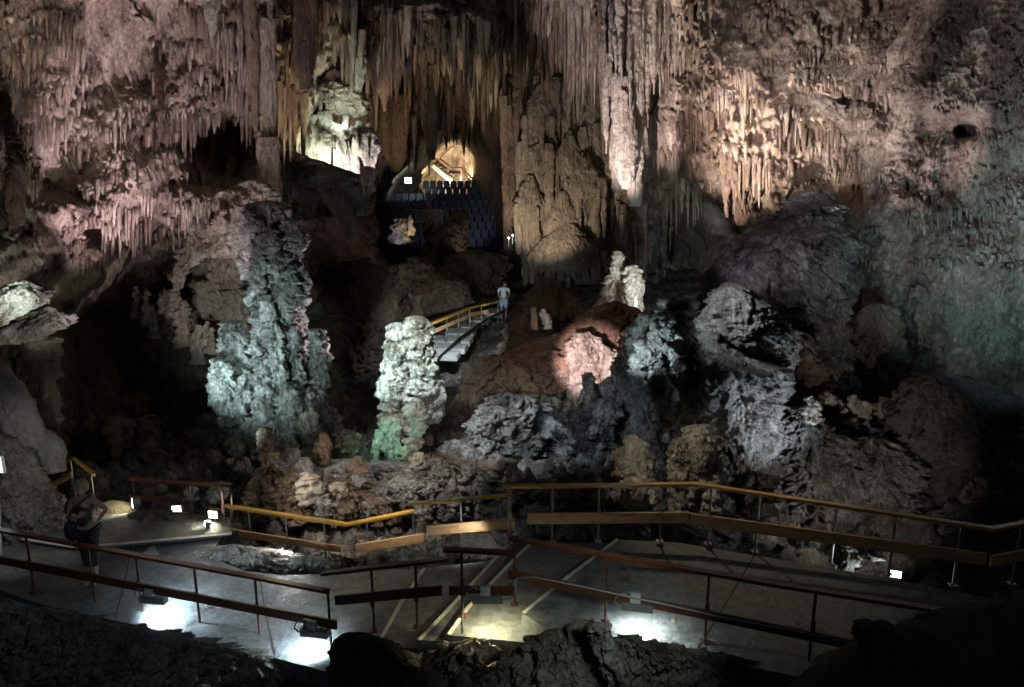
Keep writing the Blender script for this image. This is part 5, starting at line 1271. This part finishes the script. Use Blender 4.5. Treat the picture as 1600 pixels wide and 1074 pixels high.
blob('body', bg, org + Vector((-.235,.02,.86)), .14, 'cloth_navy', 9, .12, None, (.85,.7,1.15))
m = MB(); m.tube([org+Vector(p) for p in [(-.24,.0,.98),(-.2,-.11,1.12),(-.08,-.14,1.28),(.05,-.10,1.40),(.08,.03,1.42)]], .014, 6); m.build('strap', 'cloth_navy', bg, True)
# distant visitor seen from behind on the stairs
o2 = Vector((at(787, 499, 34.6).x, 34.6, at(787, 499, 34.6).z))
v = empty('person', o2, 'distant visitor in white shirt and pale blue shorts at the top of the white stairs', 'person')
N = dict(pel=(0,0,.92,(.13,.10)), wai=(0,0,1.08,(.12,.09)), che=(0,0,1.26,(.15,.10)), upc=(0,0,1.38,(.12,.08)), nek=(.02,-.0,1.46,.05), hed=(.06,-.02,1.58,.08), top=(.07,-.02,1.67,.06), nos=(.14,-.06,1.57,.014),
  shl=(-.19,0,1.38,.055), ell=(-.24,.02,1.12,.042), wrl=(-.16,-.1,.98,.028), pall=(-.12,-.14,.95,.028), shr=(.19,0,1.38,.055), elr=(.26,.0,1.14,.042), wrr=(.22,-.14,1.04,.028), palr=(.2,-.2,1.04,.028),
  hpl=(-.09,0,.88,.095), knl=(-.09,-.02,.49,.06), anl=(-.09,.02,.09,.038), tol=(-.1,-.12,.035,.034), hpr=(.09,0,.88,.095), knr=(.1,-.03,.49,.06), anr=(.1,.03,.09,.038), tor=(.11,-.1,.035,.034))
E_ = [('pel','wai'),('wai','che'),('che','upc'),('upc','nek'),('nek','hed'),('hed','top'),('hed','nos'),('upc','shl'),('shl','ell'),('ell','wrl'),('wrl','pall'),('upc','shr'),('shr','elr'),('elr','wrr'),('wrr','palr'),
  ('pel','hpl'),('hpl','knl'),('knl','anl'),('anl','tol'),('pel','hpr'),('hpr','knr'),('knr','anr'),('anr','tor')]
hand(N, E_, 'wrl', 'pall', (0,0,1), 'l', 1); hand(N, E_, 'wrr', 'palr', (0,0,1), 'r', -1)
skin_body('body', v, o2, N, E_, 'skin', 'pel', 1)
T = dict(a=(0,0,.93,(.165,.12)), b=(0,0,1.1,(.15,.115)), c=(0,0,1.27,(.17,.125)), d=(0,0,1.39,(.14,.095)), l=(-.2,0,1.37,.075), l2=(-.225,.01,1.2,.072), r=(.2,0,1.37,.075), r2=(.24,0,1.22,.072))
skin_body('shirt', v, o2, T, [('a','b'),('b','c'),('c','d'),('d','l'),('l','l2'),('d','r'),('r','r2')], 'cloth_white', 'a', 1)
T = dict(p=(0,0,.95,(.165,.12)), l=(-.09,0,.86,.115), kl=(-.09,-.01,.54,.105), r=(.09,0,.86,.115), kr=(.1,-.02,.54,.105))
skin_body('shorts', v, o2, T, [('p','l'),('l','kl'),('p','r'),('r','kr')], 'cloth_blue', 'p', 1)
blob('hair', v, o2 + Vector((.06,.0,1.62)), .105, 'hair_dark', 3, .1, (.6,-.8,-.2))
lamp((770,478,31.5),(784,478,34.6),(.7,.9,1),30,80)
